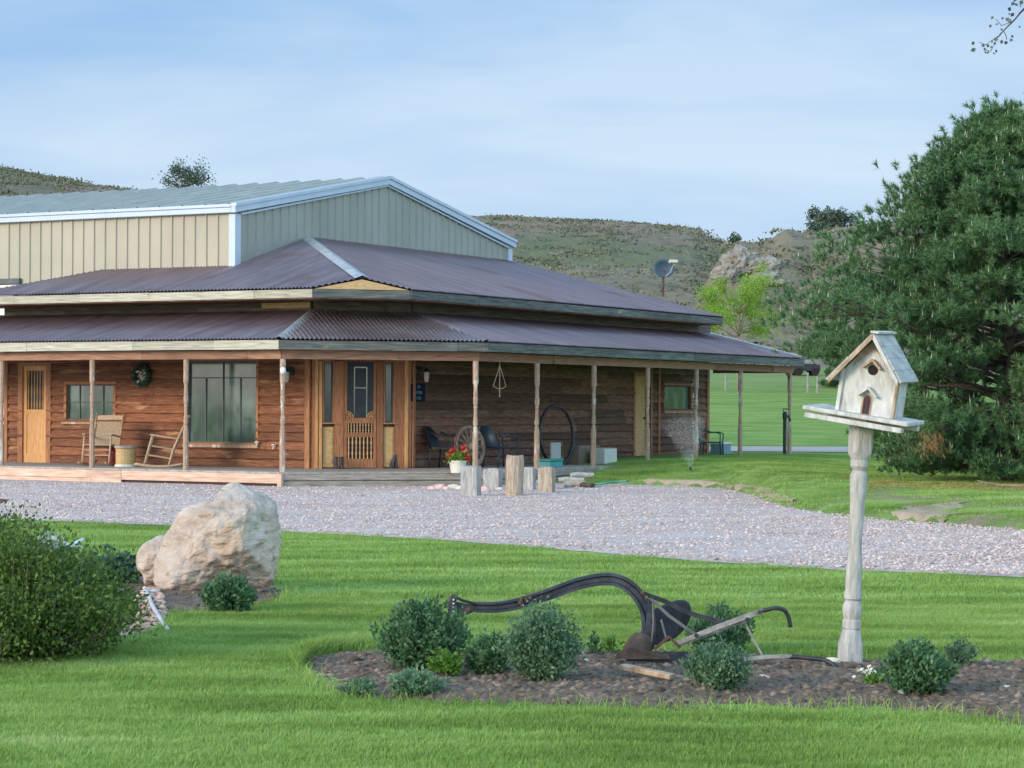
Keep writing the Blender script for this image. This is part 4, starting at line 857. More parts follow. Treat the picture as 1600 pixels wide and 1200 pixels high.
MB().tube([(-.01, .05, 0), (0, 0, 0)], .02, 8).build('mount', 'white', t); mb = MB(); mb.lathe([(.01, -.07), (.045, -.05), (.06, 0), (.045, .05), (.01, .07)], (0.01, -.03, 0), 12); mb.build('housing', 'white', t, True)
# sign
x0, x1, z0, z1 = rc(pC, 638, 600, 661, 627); t = empty('wall_sign', 'navy sign with three lines of pale blue lettering on the dark wing wall', 'sign', (*g2(UC + .05, (x0 + x1) / 2), (z0 + z1) / 2), -TH + pi / 2)
w_, h_ = .26, (z1 - z0) / 2; MB().box(-w_, w_, -.02, .015, -h_, h_, b=.004).build('board', 'navy', t)
for k, tx in enumerate(('ICE', 'STORE', 'FOR')):
    c = bpy.data.curves.new('lettering', 'FONT'); c.body = tx; c.align_x = 'CENTER'; c.align_y = 'CENTER'; c.size = .09; c.extrude = .002
    o = bpy.data.objects.new('lettering', c); dg = None; COL.objects.link(o); bpy.context.view_layer.update(); me = bpy.data.meshes.new_from_object(o.evaluated_get(bpy.context.evaluated_depsgraph_get())); bpy.data.objects.remove(o)
    me.materials.clear(); me.materials.append(M['paleblue']); o = bpy.data.objects.new('lettering', me); COL.objects.link(o); o.parent = t; o.location = (0, -.026, .115 - .115 * k); o.rotation_euler = (pi / 2, 0, 0); o['label'] = 'pale blue lettering line'
# cat by the door and boots on its other side
def skin_fig(name, pts, edges, rad, m, parent=None, sub=2, root=0):
    me = bpy.data.meshes.new(name); me.from_pydata([Vector(p) for p in pts], edges, []); o = bpy.data.objects.new(name, me); COL.objects.link(o)
    sk = o.modifiers.new('s', 'SKIN'); me.skin_vertices[0].data[root].use_root = True
    for i, r in enumerate(rad): me.skin_vertices[0].data[i].radius = (r, r) if not hasattr(r, '__len__') else r
    sb = o.modifiers.new('b', 'SUBSURF'); sb.levels = sb.render_levels = sub; sk.use_smooth_shade = True
    bpy.context.view_layer.update(); m2 = bpy.data.meshes.new_from_object(o.evaluated_get(bpy.context.evaluated_depsgraph_get())); bpy.data.objects.remove(o)
    m2.materials.clear(); m2.materials.append(M[m]); o = bpy.data.objects.new(name, m2); COL.objects.link(o); o.parent = parent; return o
u_, v_, z_ = hit(1, -1, K1[0] - K1[1] + .45, 616, 726)
o = skin_fig('cat', [(0, .07, .07), (0, .03, .15), (0, -.03, .20), (0, -.055, .245), (0, -.095, .24), (.035, -.04, .12), (.035, -.055, .015), (-.035, -.04, .12), (-.035, -.055, .015), (.035, -.05, .285), (-.035, -.05, .285), (.06, .04, .05), (.06, -.03, .02), (-.06, .04, .05), (-.06, -.03, .02), (.02, .15, .02), (.09, .19, .02), (.15, .15, .02)],
    [(0, 1), (1, 2), (2, 3), (3, 4), (2, 5), (5, 6), (2, 7), (7, 8), (3, 9), (3, 10), (0, 11), (11, 12), (0, 13), (13, 14), (0, 15), (15, 16), (16, 17)],
    [.075, .07, .05, .042, .02, .022, .016, .022, .016, .006, .006, .04, .018, .04, .018, .018, .014, .01], 'catfur')
o.location = (*g2(u_, v_), ZD); o.rotation_euler = (0, 0, -TH + .9); tag(o, 'small dark grey cat sitting by the right foot of the screen door', 'cat')
u_, v_, z_ = hit(1, -1, K1[0] - K1[1] + .35, 529, 728); t = empty('boots', 'pair of dark boots standing left of the screen door', 'boots', (*g2(u_, v_), ZD), -TH + pi / 4)
for sx in (-1, 1):
    mb = MB(); mb.tube([(sx * .055, .02, .005), (sx * .055, .02, .10), (sx * .055, .025, .24)], [.042, .040, .046], 8); mb.tube([(sx * .055, .03, .035), (sx * .055, -.06, .04), (sx * .055, -.14, .025)], [.042, .04, .025], 8); o = mb.build('boot', 'catfur', t, True)

# flower pot on the deck edge
t = empty('flower_pot', 'white pot of bright red geraniums at the edge of the porch', 'flower pot', (*g2(*hit(1, 0, 2.62, 722, 730)[:2]), ZD))
P_ = g2(*hit(1, 0, 2.86, 722, 735)[:2]); t.location = (P_[0] - .08, P_[1] - .12, ZD)
mb = MB(); mb.lathe([(.13, 0), (.165, .20), (.18, .20), (.18, .235), (.16, .235), (.15, .20)], n=20); mb.build('pot', 'terra_white', t, True); smooth_angle(t.children[0])
P = RNG.normal(size=(420, 3)) * np.array([.10, .10, .06]) + np.array([0, 0, .31]); v, f = leaf_arrays(P, np.full(420, .055), None, .9); npmesh('foliage', v, f, 'limeleaf', t)
P = []
for cx, cy, cz in ((-.13, -.03, .38), (-.16, .03, .31), (.12, -.04, .44), (.15, .0, .36), (.02, -.06, .33), (.10, .05, .48), (.17, -.05, .29), (-.08, .06, .42)): P.append(RNG.normal(size=(45, 3)) * .028 + np.array([cx, cy, cz]))
P = np.concatenate(P); v, f = leaf_arrays(P, np.full(len(P), .04), None, 1.); npmesh('flowers', v, f, 'redpetal', t)

# wagon wheel leaning behind the first right-wing post
def ringpts(r, n=36): return [(r * cos(2 * pi * i / n), 0, r * sin(2 * pi * i / n)) for i in range(n)]
u_, v_, z_ = hit(1, 0, 1.9, 741, 692); t = empty('wagon_wheel', 'wooden spoked wagon wheel leaning behind the porch post by the flower pot', 'wheel', (*g2(1.85, v_), ZD), -TH + pi / 2 - .22)
TL = Matrix.Rotation(-.12, 4, 'X') @ Matrix.Translation((0, 0, .46))
MB(TL).tube(ringpts(.40), .032, 4, closed=True).build('rim', 'wheelwood', t); MB(TL).tube(ringpts(.435), .018, 4, closed=True).build('tyre', 'rust', t)
mb = MB(TL); mb.tube([(0, -.13, 0), (0, -.06, 0), (0, .06, 0), (0, .12, 0)], [.05, .085, .085, .05], 12); mb.build('hub', 'wheelwood', t, True)
for i in range(14): a = 2 * pi * i / 14; MB(TL).tube([(.07 * cos(a), 0, .07 * sin(a)), (.39 * cos(a), 0, .39 * sin(a))], [.018, .013], 6).build('spoke', 'wheelwood', t)
# big iron ring
u_, v_, z_ = hit(1, 0, 1.7, 874, 681); t = tag(MB(Matrix.Rotation(-.06, 4, 'X') @ Matrix.Translation((0, 0, .66))).tube([(x * 1.0, 0, z * 1.0) for x, _, z in ringpts(.64)], .034, 8, closed=True).build('iron_ring', 'black_iron', None, True), 'tall thin black iron wheel rim leaning behind the middle porch posts', 'wheel rim')
t.location = (*g2(1.75, v_), ZD); t.rotation_euler = (.0, -.20, -TH + pi / 2 - .10)

def armchair(l, rz, m, label, thin=False):
    t = empty('patio_chair', label, 'chair', l, rz, 'plastic chairs on the porch'); w = .27
    for sx in (-1, 1):
        MB().tube([(sx * .27, -.26, 0), (sx * .25, -.24, .42), (sx * .29, -.25, .62), (sx * .29, -.15, .66)], .018, 6).build('front_leg', m, t, True)
        MB().tube([(sx * .27, .27, 0), (sx * .24, .22, .42)], .018, 6).build('rear_leg', m, t, True)
        MB().tube([(sx * .29, -.15, .66), (sx * .30, .05, .65), (sx * .27, .24, .74)], .020, 6).build('armrest', m, t, True)
    MB().box(-.25, .25, -.25, .24, .40, .43, b=.01).build('seat', m, t)
    mb = MB(); n = 12; P = []
    for i in range(n + 1):
        a = -1 + 2 * i / n; P.append((a * .27, .22 + .10 * (1 - a * a), .42)); 
    Q_ = [(x * 1.0, y + .12, .86 - .16 * abs(x / .27) ** 3) for x, y, z in P]; b = len(P)
    P2 = [(x, y + .018, z) for x, y, z in P]; Q2 = [(x, y + .018, z) for x, y, z in Q_]
    mb.add(P + Q_ + P2 + Q2, [(i, i + 1, b + i + 1, b + i) for i in range(n)] + [(2 * b + i + 1, 2 * b + i, 3 * b + i, 3 * b + i + 1) for i in range(n)] + [(b + i, b + i + 1, 3 * b + i + 1, 3 * b + i) for i in range(n)]); mb.build('backrest', m, t, True); return t
def inporch(px, u, z=ZD): uu, vv, zz_ = hit(1, 0, u, px, 700); return (*g2(u, vv), z)
armchair(inporch(783, 1.55), 2.2, 'blue_plastic', 'dark blue plastic armchair beside the wagon wheel, its back turned')
armchair(inporch(697, 1.0), 1.2, 'black_iron', 'nearly black armchair in the shade left of the wagon wheel')
armchair(inporch(1112, 1.9), 1.35, 'green_plastic', 'dark green open-armed chair at the far end of the porch')
# hanging triangle chime
u_, v_, z_ = hit(1, 0, 2.5, 781, 560); t = empty('wind_chime', 'triangular wire chime hanging from the porch beam', 'wind chime', (*g2(2.5, v_), 2.46), -TH + pi / 2)
MB().tube([(0, 0, 0), (.0, 0, -.70)], .010, 5).build('hanging_rod', 'post', t)
mb = MB(); mb.tube([(0, 0, -.06), (.26, 0, -.48)], .009, 5); mb.tube([(0, 0, -.06), (-.26, 0, -.48)], .009, 5); mb.tube([(-.26, 0, -.48), (-.1, 0, -.53), (.1, 0, -.53), (.26, 0, -.48)], .009, 5); mb.build('triangle', 'post', t)
# boxes
def sbox(name, px, u, w, d, h, m, label, cat, lid=None, rz=0):
    t = empty(name, label, cat, inporch(px, u), -TH + pi / 2 + rz); MB().box(-w / 2, w / 2, -d / 2, d / 2, .0, h, b=.012).build('body', m, t)
    if lid: MB().box(-w / 2 - .015, w / 2 + .015, -d / 2 - .015, d / 2 + .015, h + .002, h + .05, b=.012).build('lid', lid, t)
    return t
sbox('teal_tub', 857, 2.35, .55, .4, .13, 'teal', 'low teal plastic tub under the big iron ring', 'tub', 'hose')
sbox('picture_board', 868, 1.9, .42, .05, .50, 'crate', 'small pale board standing behind the teal tub', 'board')
sbox('brown_chest', 909, 1.7, 1.0, .4, .42, 'brownbox', 'flat brown storage chest against the dark wall', 'chest')
t = sbox('slatted_crate', 943, 2.2, .62, .35, .36, 'crate', 'pale grey ribbed box beside the third right-wing post', 'crate')
mb = MB()
for i in range(11): mb.box(-.295 + i * .054, -.27 + i * .054, -.19, -.177, .02, .34)
mb.build('ribs', 'white', t)
sbox('cooler', 1126, 1.4, .5, .35, .34, 'paleblue', 'pale blue cooler beyond the green chair', 'cooler', 'white')
# faucets
for px, py, lb in ((430, 698, 'round white hose bib low on the wall beside the porch post'), (404, 694, 'small hose bib low on the wall under the corner of the picture window')):
    u_, v_, z_ = hit(0, 1, VA - .05, px, py); t = empty('hose_bib', lb, 'faucet', (*g2(u_, v_), z_), -TH); MB().tube([(0, .03, 0), (0, -.06, 0), (0, -.08, -.05)], .018, 8).build('spout', 'palestone', t); MB().tube([(0, -.05, .03), (0, -.05, .05)], .05, 10).build('valve', 'white', t)
# yard hydrant at the porch end
x, y, z = at(1226, 712, 57.2); t = empty('yard_hydrant', 'tall black yard hydrant standing at the far porch corner', 'hydrant', (x, y, .34), 0)
MB().lathe([(.075, 0), (.075, .08), (.045, .10), (.045, .95), (.06, .97), (.06, 1.10), (.03, 1.14)], n=10).build('standpipe', 'black_iron', t); MB().tube([(0, 0, 1.02), (.10, 0, 1.02), (.14, 0, .90)], [.035, .03, .025], 8).build('spout', 'black_iron', t); MB().tube([(0, 0, 1.08), (-.05, 0, 1.2), (.10, 0, 1.20)], .016, 6).build('handle', 'black_iron', t)
# satellite dish on the roof
u_, v_, z_ = hit(1, 0, -1.2, 1036, 470); zr_ = zC(-1.2); t = empty('satellite_dish', 'dark slate blue satellite dish on a short mast at the far end of the roof', 'satellite dish', (*g2(-1.2, v_), zr_), 0)
S_ = 56.5 / 3614
MB().tube([(0, 0, -.05), (0, 0, 42 * S_)], .032, 8).build('mast', 'rust', t)
DM = Matrix.Translation((0.02, -.03, 45 * S_)) @ Matrix.Rotation(radians(14), 4, 'Z') @ Matrix.Rotation(radians(-12), 4, 'X')
mb = MB(DM); n = 24; vs = [(0, .07, 0)]; fs = []
for j in (1, 2, 3, 4):
    for i in range(n): a = 2 * pi * i / n; r = j / 4; vs.append((.29 * r * cos(a), .07 - .10 * r * r, .245 * r * sin(a)))
for i in range(n): fs.append((0, 1 + i, 1 + (i + 1) % n)); fs += [(1 + (j - 1) * n + i, 1 + j * n + i, 1 + j * n + (i + 1) % n, 1 + (j - 1) * n + (i + 1) % n) for j in (1, 2, 3)]
mb.add(vs, fs); o = mb.build('dish', 'dish', t, True); sm = o.modifiers.new('s', 'SOLIDIFY'); sm.thickness = .012
mb = MB(DM); mb.tube([(.02, .02, -.24), (.10, -.22, -.16), (.16, -.42, .05)], .014, 6); mb.build('feed_arm', 'pvc', t); mb = MB(DM @ Matrix.Translation((.13, -.42, .07))); mb.box(-.12, .12, -.05, .06, -.045, .045, b=.02); mb.tube([(0, .05, 0), (0, .10, 0)], .03, 8); mb.build('receiver', 'palestone', t)

# ------------------------------------------------------------------ log posts, stones, firewood in front of the deck
def logpost(px, py0, py1, w, sq, m, label, d=None, lean=0., seed=0):
    d = d or gd(px, py1, .01); x, y, z = at(px, py1, d); h = (py1 - py0) / F * d; n = 14 if not sq else 12; bm = MB(); rings = 9; vs = []; fs = []
    for i in range(rings + 1):
        zz_ = h * i / rings
        for k in range(n):
            a = 2 * pi * (k + .5) / n; r = w / 2
            if sq: r = w / 2 / max(abs(cos(a)), abs(sin(a))) * .97
            r *= 1 + .10 * mn.noise(Vector((cos(a) * 1.5, sin(a) * 1.5 + seed, zz_ * 2.0))) + .05 * mn.noise(Vector((cos(a) * 5, sin(a) * 5 + seed, zz_ * 1.2)))
            if i == rings: r *= .93
            vs.append((r * cos(a) + lean * zz_, r * sin(a), zz_ + (.012 * sin(a * 2 + seed) if i == rings else 0)))
    for i in range(rings): fs += [(i * n + k, i * n + (k + 1) % n, (i + 1) * n + (k + 1) % n, (i + 1) * n + k) for k in range(n)]
    fs += [tuple(range(rings * n, rings * n + n))]; o = MB().add(vs, fs).build('log_post', m); smooth_angle(o, 50); o.location = (x, y, gz(x, y)); o.rotation_euler = (0, 0, -TH + .25 if sq else 0)
    tag(o, label, 'post', 'wooden posts on the gravel')
logpost(736, 727, 775, .30, 1, 'logwood_grey', 'square silver grey post furthest left of the cluster on the gravel', seed=1)
logpost(803, 710, 775, .31, 0, 'logwood', 'tallest round split log post in the middle of the cluster', seed=2, lean=.03)
logpost(854, 729, 770, .27, 1, 'logwood', 'short square post furthest right, beside the firewood', seed=3)
logpost(770, 735, 769, .30, 1, 'logwood_grey', 'pale square post behind and left of the tallest log', d=43.3, seed=4)
logpost(826, 732, 768, .22, 1, 'logwood_grey', 'narrow grey post just right of the tallest log', d=43.3, seed=5)
def log(px, py, L_, r, rz, m, z, label, d=None):
    d = d or gd(px, py, .08); x, y, _ = at(px, py, d); o = MB().tube([(-L_ / 2, 0, 0), (-L_ / 4, .02, .01), (L_ / 4, 0, .0), (L_ / 2, -.01, .01)], [r * .9, r, r, r * .85], 9).build('firewood_log', m, None); smooth_angle(o, 50); o.location = (x, y, gz(x, y) + z); o.rotation_euler = (.1, 0, rz); tag(o, label, 'log', 'firewood dropped at the lawn edge')
log(899, 754, .42, .075, .15, 'logwood', .07, 'brown log at the bottom of the firewood pile', 44.6); log(893, 748, .50, .055, -.05, 'logwood_grey', .15, 'long pale log lying across the firewood pile', 44.9); log(910, 744, .45, .055, .20, 'logwood_grey', .24, 'topmost pale grey log of the firewood pile', 45.0); log(885, 757, .3, .05, .9, 'logwood_grey', .05, 'short pale log end at the left of the firewood pile', 44.4); log(917, 755, .30, .06, -.6, 'bark', .06, 'dark barky log end at the right of the firewood pile', 44.5)
MB_h = [(0, 0, .03)]; x, y, _ = at(935, 752, 44.8)
hp = [(x - .25 + .1 * i, y + .10 * sin(i * 1.3), .10 + .02 * i + .012 * sin(i * 2.)) for i in range(9)]; tag(MB().tube([(a, b, gz(a, b) + .05 + .012 * i) for i, (a, b, c) in enumerate(hp)], .022, 8).build('garden_hose', 'hose', None, True), 'green garden hose end lying beside the firewood', 'hose')
def rock(name, loc, s, m, label, cat, seed, sub=3, group=None, sh=.25):
    bm = bmesh.new(); bmesh.ops.create_icosphere(bm, subdivisions=sub, radius=1)
    for v in bm.verts:
        p = v.co.copy(); q = 1 + sh * mn.noise(p * 1.3 + Vector((seed, seed, 0))) + sh * .4 * mn.noise(p * 3.3 + Vector((0, seed, 0)))
        v.co = Vector((p.x * s[0] * q, p.y * s[1] * q, p.z * s[2] * q))
    me = bpy.data.meshes.new(name); bm.to_mesh(me); bm.free(); me.materials.append(M[m]); o = bpy.data.objects.new(name, me); COL.objects.link(o); o.location = loc; tag(o, label, cat, group); return o
for k, (px, py, s_, mm_, lb) in enumerate(((674, 767, .09, 'pinkrock', 'leftmost small pink rock at the foot of the deck timbers'), (687, 766, .12, 'pinkrock', 'larger dark pink rock second from the left below the deck timbers'), (697, 767, .08, 'pinkrock', 'small dark red rock in the middle of the pink rocks'), (708, 766, .12, 'palestone', 'pale peach rock left of the square silver post'), (718, 767, .09, 'palestone', 'pale rock touching the square silver post'), (757, 770, .12, 'pinkrock', 'dark red rock between the first two square posts'), (781, 768, .08, 'palestone', 'pale rock at the left foot of the tallest log'), (842, 758, .10, 'palestone', 'pale stone between the last two posts on the right'))):
    d = gd(px, py, 0) + .2; x, y, _ = at(px, py, d); rock('edging_rock', (x, y, gz(x, y) + s_ * .35), (s_, s_ * .8, s_ * .65), mm_, lb, 'rock', k * 3.1, 2, 'rocks along the deck')

# ------------------------------------------------------------------ boulders
def boulder(name, sil, cpx, cpy, d, dep, m, label, seed, sub=6, amp=1.):
    cx, cy, cz = at(cpx, cpy, d); k = d / F; S = sorted((atan2(-(py - cpy), px - cpx), sqrt((py - cpy) ** 2 + (px - cpx) ** 2) * k) for px, py in sil)
    S = [(S[-1][0] - 2 * pi, S[-1][1])] + S + [(S[0][0] + 2 * pi, S[0][1])]
    sc_ = dep; CUTS = [(Vector(a_).normalized(), b_) for a_, b_ in (((-.62, -.75, .25), .80), ((.80, -.55, .05), .86), ((.1, -.62, .75), .92), ((.25, -.75, -.62), .74), ((-.15, -.98, -.1), .82), ((.55, -.3, .75), 1.12))]
    bm = bmesh.new(); bmesh.ops.create_icosphere(bm, subdivisions=sub, radius=1)
    for v in bm.verts:
        p = v.co.copy(); ph = atan2(p.z, p.x); rho = sqrt(p.x ** 2 + p.z ** 2); R_ = lerpt(S, ph); rr = rho ** .85
        q = Vector((cos(ph) * rr * R_, p.y * dep * (.75 + .25 * rr), sin(ph) * rr * R_)); 
        if p.y < 0: q.y *= 1 + .30 * (-q.z / (abs(R_) + .01)) * .0
        for pn, po in CUTS: 
            e_ = q.dot(pn) - po * (abs(S[0][1]) * .0 + sc_)
            if e_ > 0: q = q - pn * e_ * .82
        n_ = Vector((q.x * .6, q.y * 1.3, q.z * .6)).normalized(); w = Vector((seed, 0, seed))
        d1 = mn.voronoi(q * 2.3 + w)[0]; ridge = (d1[1] - d1[0]); d2 = mn.voronoi(q * 6. + w)[0]; r2 = d2[1] - d2[0]
        disp = amp * (.055 * mn.noise(q * 2.6 + w) + .085 * (min(ridge, .30) - .2) + .034 * (min(r2, .25) - .15) + .030 * mn.noise(q * 8 + w) + .016 * mn.noise(q * 19) + .008 * mn.noise(q * 45))
        v.co = q + n_ * disp * (.45 + .55 * abs(p.y))
    me = bpy.data.meshes.new(name); bm.to_mesh(me); bm.free(); me.materials.append(M[m]); me.polygons.foreach_set('use_smooth', [True] * len(me.polygons)); o = bpy.data.objects.new(name, me); COL.objects.link(o); o.location = (cx, cy, cz); return tag(o, label, 'rock')
boulder('boulder', [(244, 868), (247, 925), (290, 936), (332, 930), (350, 912), (385, 925), (418, 922), (428, 900), (430, 880), (437, 852), (432, 815), (429, 788), (418, 768), (392, 757), (372, 751), (352, 756), (338, 778), (316, 786), (290, 792), (276, 812), (258, 845)], 345, 850, gd(340, 930, .03) + .35, .42, 'rock', 'huge tan sandstone boulder standing on the lawn', 2)
boulder('boulder', [(213, 868), (222, 900), (230, 922), (250, 930), (270, 900), (276, 850), (262, 836), (238, 842), (220, 855)], 246, 882, gd(240, 925, .03) + .55, .25, 'rock', 'smaller pale boulder tucked behind the left side of the huge one', 6, 5, .6)

# ------------------------------------------------------------------ bird house on a turned post
d0 = 14.25; bx_, by_, _ = at(1327, 1028, d0); bz = bedz(bx_, by_); t = empty('birdhouse', 'peeling white birdhouse with grey roof on a leaning turned post', 'birdhouse', (bx_, by_, bz - .05), 0); t.rotation_euler = (0, radians(2.5), 0)
k = d0 / F; H_ = (1028 - 660) * k + .05
def zp(py): return at(1327, py, d0).z - (bz - .05)
pr = []; sq = []
for r, py, f in ((17, 1042, 1), (16, 1005, 1), (15, 990, 0), (13, 983, 0), (14, 981, 0), (14, 970, 0), (12.5, 967, 0), (15, 955, 0), (15, 948, 0), (11.5, 938, 0), (13.5, 935, 0), (13.5, 926, 0), (12, 922, 0), (12.5, 905, 0), (12, 890, 0), (10, 860, 0), (9.6, 840, 0), (11, 800, 0), (11.5, 776, 0), (12.5, 772, 0), (12.5, 768, 0), (12.5, 760, 0), (13.5, 748, 0), (13.5, 742, 0), (9.5, 735, 0), (13, 730, 0), (14, 728, 0), (14, 722, 0), (13.5, 718, 0), (15, 714, 0), (15.6, 708, 1), (16, 655, 1)):
    pr.append((r * k * (1 if f else 1.04), zp(py))); sq.append(f)
mb = MB(Trz(.28)); mb.lathe(pr, n=16, sq=sq); o = mb.build('turned_post', 'bird_post', t); smooth_angle(o, 25)
BH = Matrix.Translation((.018, 0, zp(656))) @ Matrix.Rotation(radians(5.2), 4, 'Y') @ Matrix.Rotation(radians(5), 4, 'X') @ Trz(radians(-23))
Wd, Dp, He, Hp_ = .335, .29, .25, .475                                  # body width, depth, eave and peak height
def bh(mb, name, m, **kw): return mb.build(name, m, t, **kw)
mb = MB(BH); mb.box(-.335, .325, -.235, .20, .02, .045, b=.004); bh(mb, 'platform', 'bird_white'); mb = MB(BH); mb.box(-.32, .29, -.225, -.16, -.026, .006, b=.003); mb.box(-.05, .05, -.16, .14, -.02, .017); bh(mb, 'platform_brace', 'bird_white'); mb = MB(BH); mb.box(-.29, .31, .10, .16, -.022, .017, b=.003); bh(mb, 'platform_brace', 'bird_white')
z0 = .046; ox = .03
mb = MB(BH); mb.prism([(ox - Wd / 2, -Dp / 2, z0), (ox + Wd / 2, -Dp / 2, z0), (ox + Wd / 2, -Dp / 2, z0 + He), (ox, -Dp / 2, z0 + Hp_), (ox - Wd / 2, -Dp / 2, z0 + He)], (0, .018, 0)); bh(mb, 'front_wall', 'bird_white')
mb = MB(BH); mb.prism([(ox - Wd / 2, Dp / 2 - .018, z0), (ox + Wd / 2, Dp / 2 - .018, z0), (ox + Wd / 2, Dp / 2 - .018, z0 + He), (ox, Dp / 2 - .018, z0 + Hp_), (ox - Wd / 2, Dp / 2 - .018, z0 + He)], (0, .018, 0)); bh(mb, 'back_wall', 'bird_white')
for sx in (-1, 1): mb = MB(BH); xa = ox + sx * (Wd / 2 - .001); mb.box(min(xa, xa - sx * .016), max(xa, xa - sx * .016), -Dp / 2 + .020, Dp / 2 - .02, z0, z0 + He, b=.002); mb.box(min(xa, xa + sx * .006), max(xa, xa + sx * .006), -Dp / 2 + .045, Dp / 2 - .01, z0 + .128, z0 + .134); bh(mb, 'side_wall', 'bird_white')
mb = MB(BH); mb.box(ox + Wd / 2 - .002, ox + Wd / 2 + .012, -Dp / 2 - .002, -Dp / 2 + .045, z0, z0 + He - .01); bh(mb, 'corner_strip', 'stain'); mb = MB(BH); mb.box(ox - Wd / 2 - .014, ox - Wd / 2 + .01, -Dp / 2 - .018, -Dp / 2 - .001, z0, z0 + He + .01, b=.002); bh(mb, 'corner_strip', 'bird_white')
rt = Vector((ox, 0, z0 + Hp_ + .012)); sl = Vector((Wd / 2, 0, He - Hp_)).normalized()
for sx, ln, m_ in ((-1, .40, 'bird_post'), (1, .335, 'bird_roof')):
    dv = Vector((sl.x * sx, 0, sl.z)); nv = Vector((-sl.z * sx, 0, sl.x)); mb = MB(BH); ya, yb = -Dp / 2 - .075, Dp / 2 + .07
    if sx < 0: yb -= .0
    for i in range(4): a = rt + dv * (ln * i / 4 + .001) + nv * .002 * i; b = rt + dv * (ln * (i + 1) / 4 - .002) + nv * .002 * i; jy = .004 * sin(i * 2.3); mb.prism([(a.x, ya + jy, a.z), (b.x, ya + jy, b.z), (b.x + nv.x * .016, ya + jy, b.z + nv.z * .016), (a.x + nv.x * .016, ya + jy, a.z + nv.z * .016)], (0, yb - ya, 0))
    bh(mb, 'roof_panel', m_)
    mb = MB(BH); a = rt; b = rt + dv * (ln * .97); mb.prism([(a.x - nv.x * .004, ya - .012, a.z - .018), (b.x, ya - .012, b.z - .018), (b.x, ya - .012, b.z + .012), (a.x, ya - .012, a.z + .014)], (0, .014, 0)); bh(mb, 'barge_board', 'stain' if sx < 0 else 'bird_white')
mb = MB(BH); mb.box(ox - .018, ox + .03, ya - .01, yb + .01, rt.z + .014, rt.z + .026); bh(mb, 'ridge_cap', 'bird_white')
yf = -Dp / 2 - .0015
mb = MB(BH); mb.prism([(ox - .115, yf - .001, z0 + He + .03), (ox - .09, yf - .001, z0 + He + .115), (ox, yf - .001, z0 + Hp_ - .01), (ox + .10, yf - .001, z0 + He + .10), (ox + .12, yf - .001, z0 + He + .03), (ox + .075, yf - .001, z0 + He + .065), (ox + .06, yf - .001, z0 + He + .11), (ox, yf - .001, z0 + He + .15), (ox - .05, yf - .001, z0 + He + .10)], (0, .001, 0)); bh(mb, 'bare_wood_patch', 'stain')
def hole(cx, cz, rx, rz_, m_, nm, arch=False):
    mb = MB(BH); pts = [(cx + rx * cos(a), yf - .002, cz + rz_ * sin(a)) for a in [2 * pi * i / 20 for i in range(20)]]
    if arch: pts = [(cx - rx, yf - .002, z0 + .002), (cx + rx, yf - .002, z0 + .002)] + [(cx + rx * cos(a), yf - .002, cz + rz_ * sin(a)) for a in [pi * i / 12 for i in range(13)]]
    mb.prism(pts, (0, .0015, 0)); return bh(mb, nm, m_)
hole(ox + .012, z0 + .275, .031, .031, 'hole', 'entry_hole'); hole(ox + .005, z0 + .085, .032, .042, 'stain', 'doorway_surround', True); mb = MB(BH); cxx = ox + .005
mb.prism([(cxx - .022, yf - .005, z0 + .004), (cxx + .022, yf - .005, z0 + .004)] + [(cxx + .022 * cos(a), yf - .005, z0 + .085 + .035 * sin(a)) for a in [pi * i / 12 for i in range(13)]], (0, .002, 0)); bh(mb, 'doorway', 'maroon')
mb = MB(BH)
for xx in (-.012, .008): mb.box(cxx + xx, cxx + xx + .003, yf - .007, yf - .0055, z0 + .006, z0 + .10)
bh(mb, 'doorway_bars', 'hole')
for cz, m_, s_ in ((z0 + .335, 'post', .075), (z0 + .165, 'bird_white', .078)):
    for sx in (-1, 1): mb = MB(BH @ Matrix.Translation((ox + .008, yf, cz)) @ Matrix.Rotation(sx * radians(42), 4, 'Y')); mb.box(0 if sx > 0 else -s_, s_ if sx > 0 else 0, -.040, .0, -.006, .010, b=.002); bh(mb, 'awning_board', m_)
mb = MB(BH); mb.tube([(.28, -.2, -.02), (.31, -.21, -.06), (.36, -.22, -.10)], .002, 5); bh(mb, 'dangling_wire', 'rust')

# ------------------------------------------------------------------ antique plow
dp = 14.0; KP = dp / F
x, y, _ = at(1020, 1028, dp); t = empty('antique_plow', 'antique black iron walking plow with a long arched beam lying in the planting bed', 'plow', (x, y, 0), 0); PL = Vector((x, y, 0))
def pp(px, py, dy=0.): return at(px, py, dp + dy) - PL
def sm(pts, n=4):                                             # catmull-rom through points
    P = [Vector(p) for p in pts]; out = []
    for i in range(len(P) - 1):
        a = P[max(i - 1, 0)]; b = P[i]; c = P[i + 1]; d = P[min(i + 2, len(P) - 1)]
        for j in range(n): u = j / n; out.append(.5 * ((2 * b) + (c - a) * u + (2 * a - 5 * b + 4 * c - d) * u * u + (3 * b - a - 3 * c + d) * u ** 3))
    return out + [P[-1]]
beam = sm([pp(738, 948), pp(770, 949), (pp(805, 944)), pp(850, 931), pp(900, 913), pp(940, 905), pp(965, 907), pp(985, 918), pp(1002, 937), pp(1012, 960), pp(1014, 988), pp(1010, 1012)])
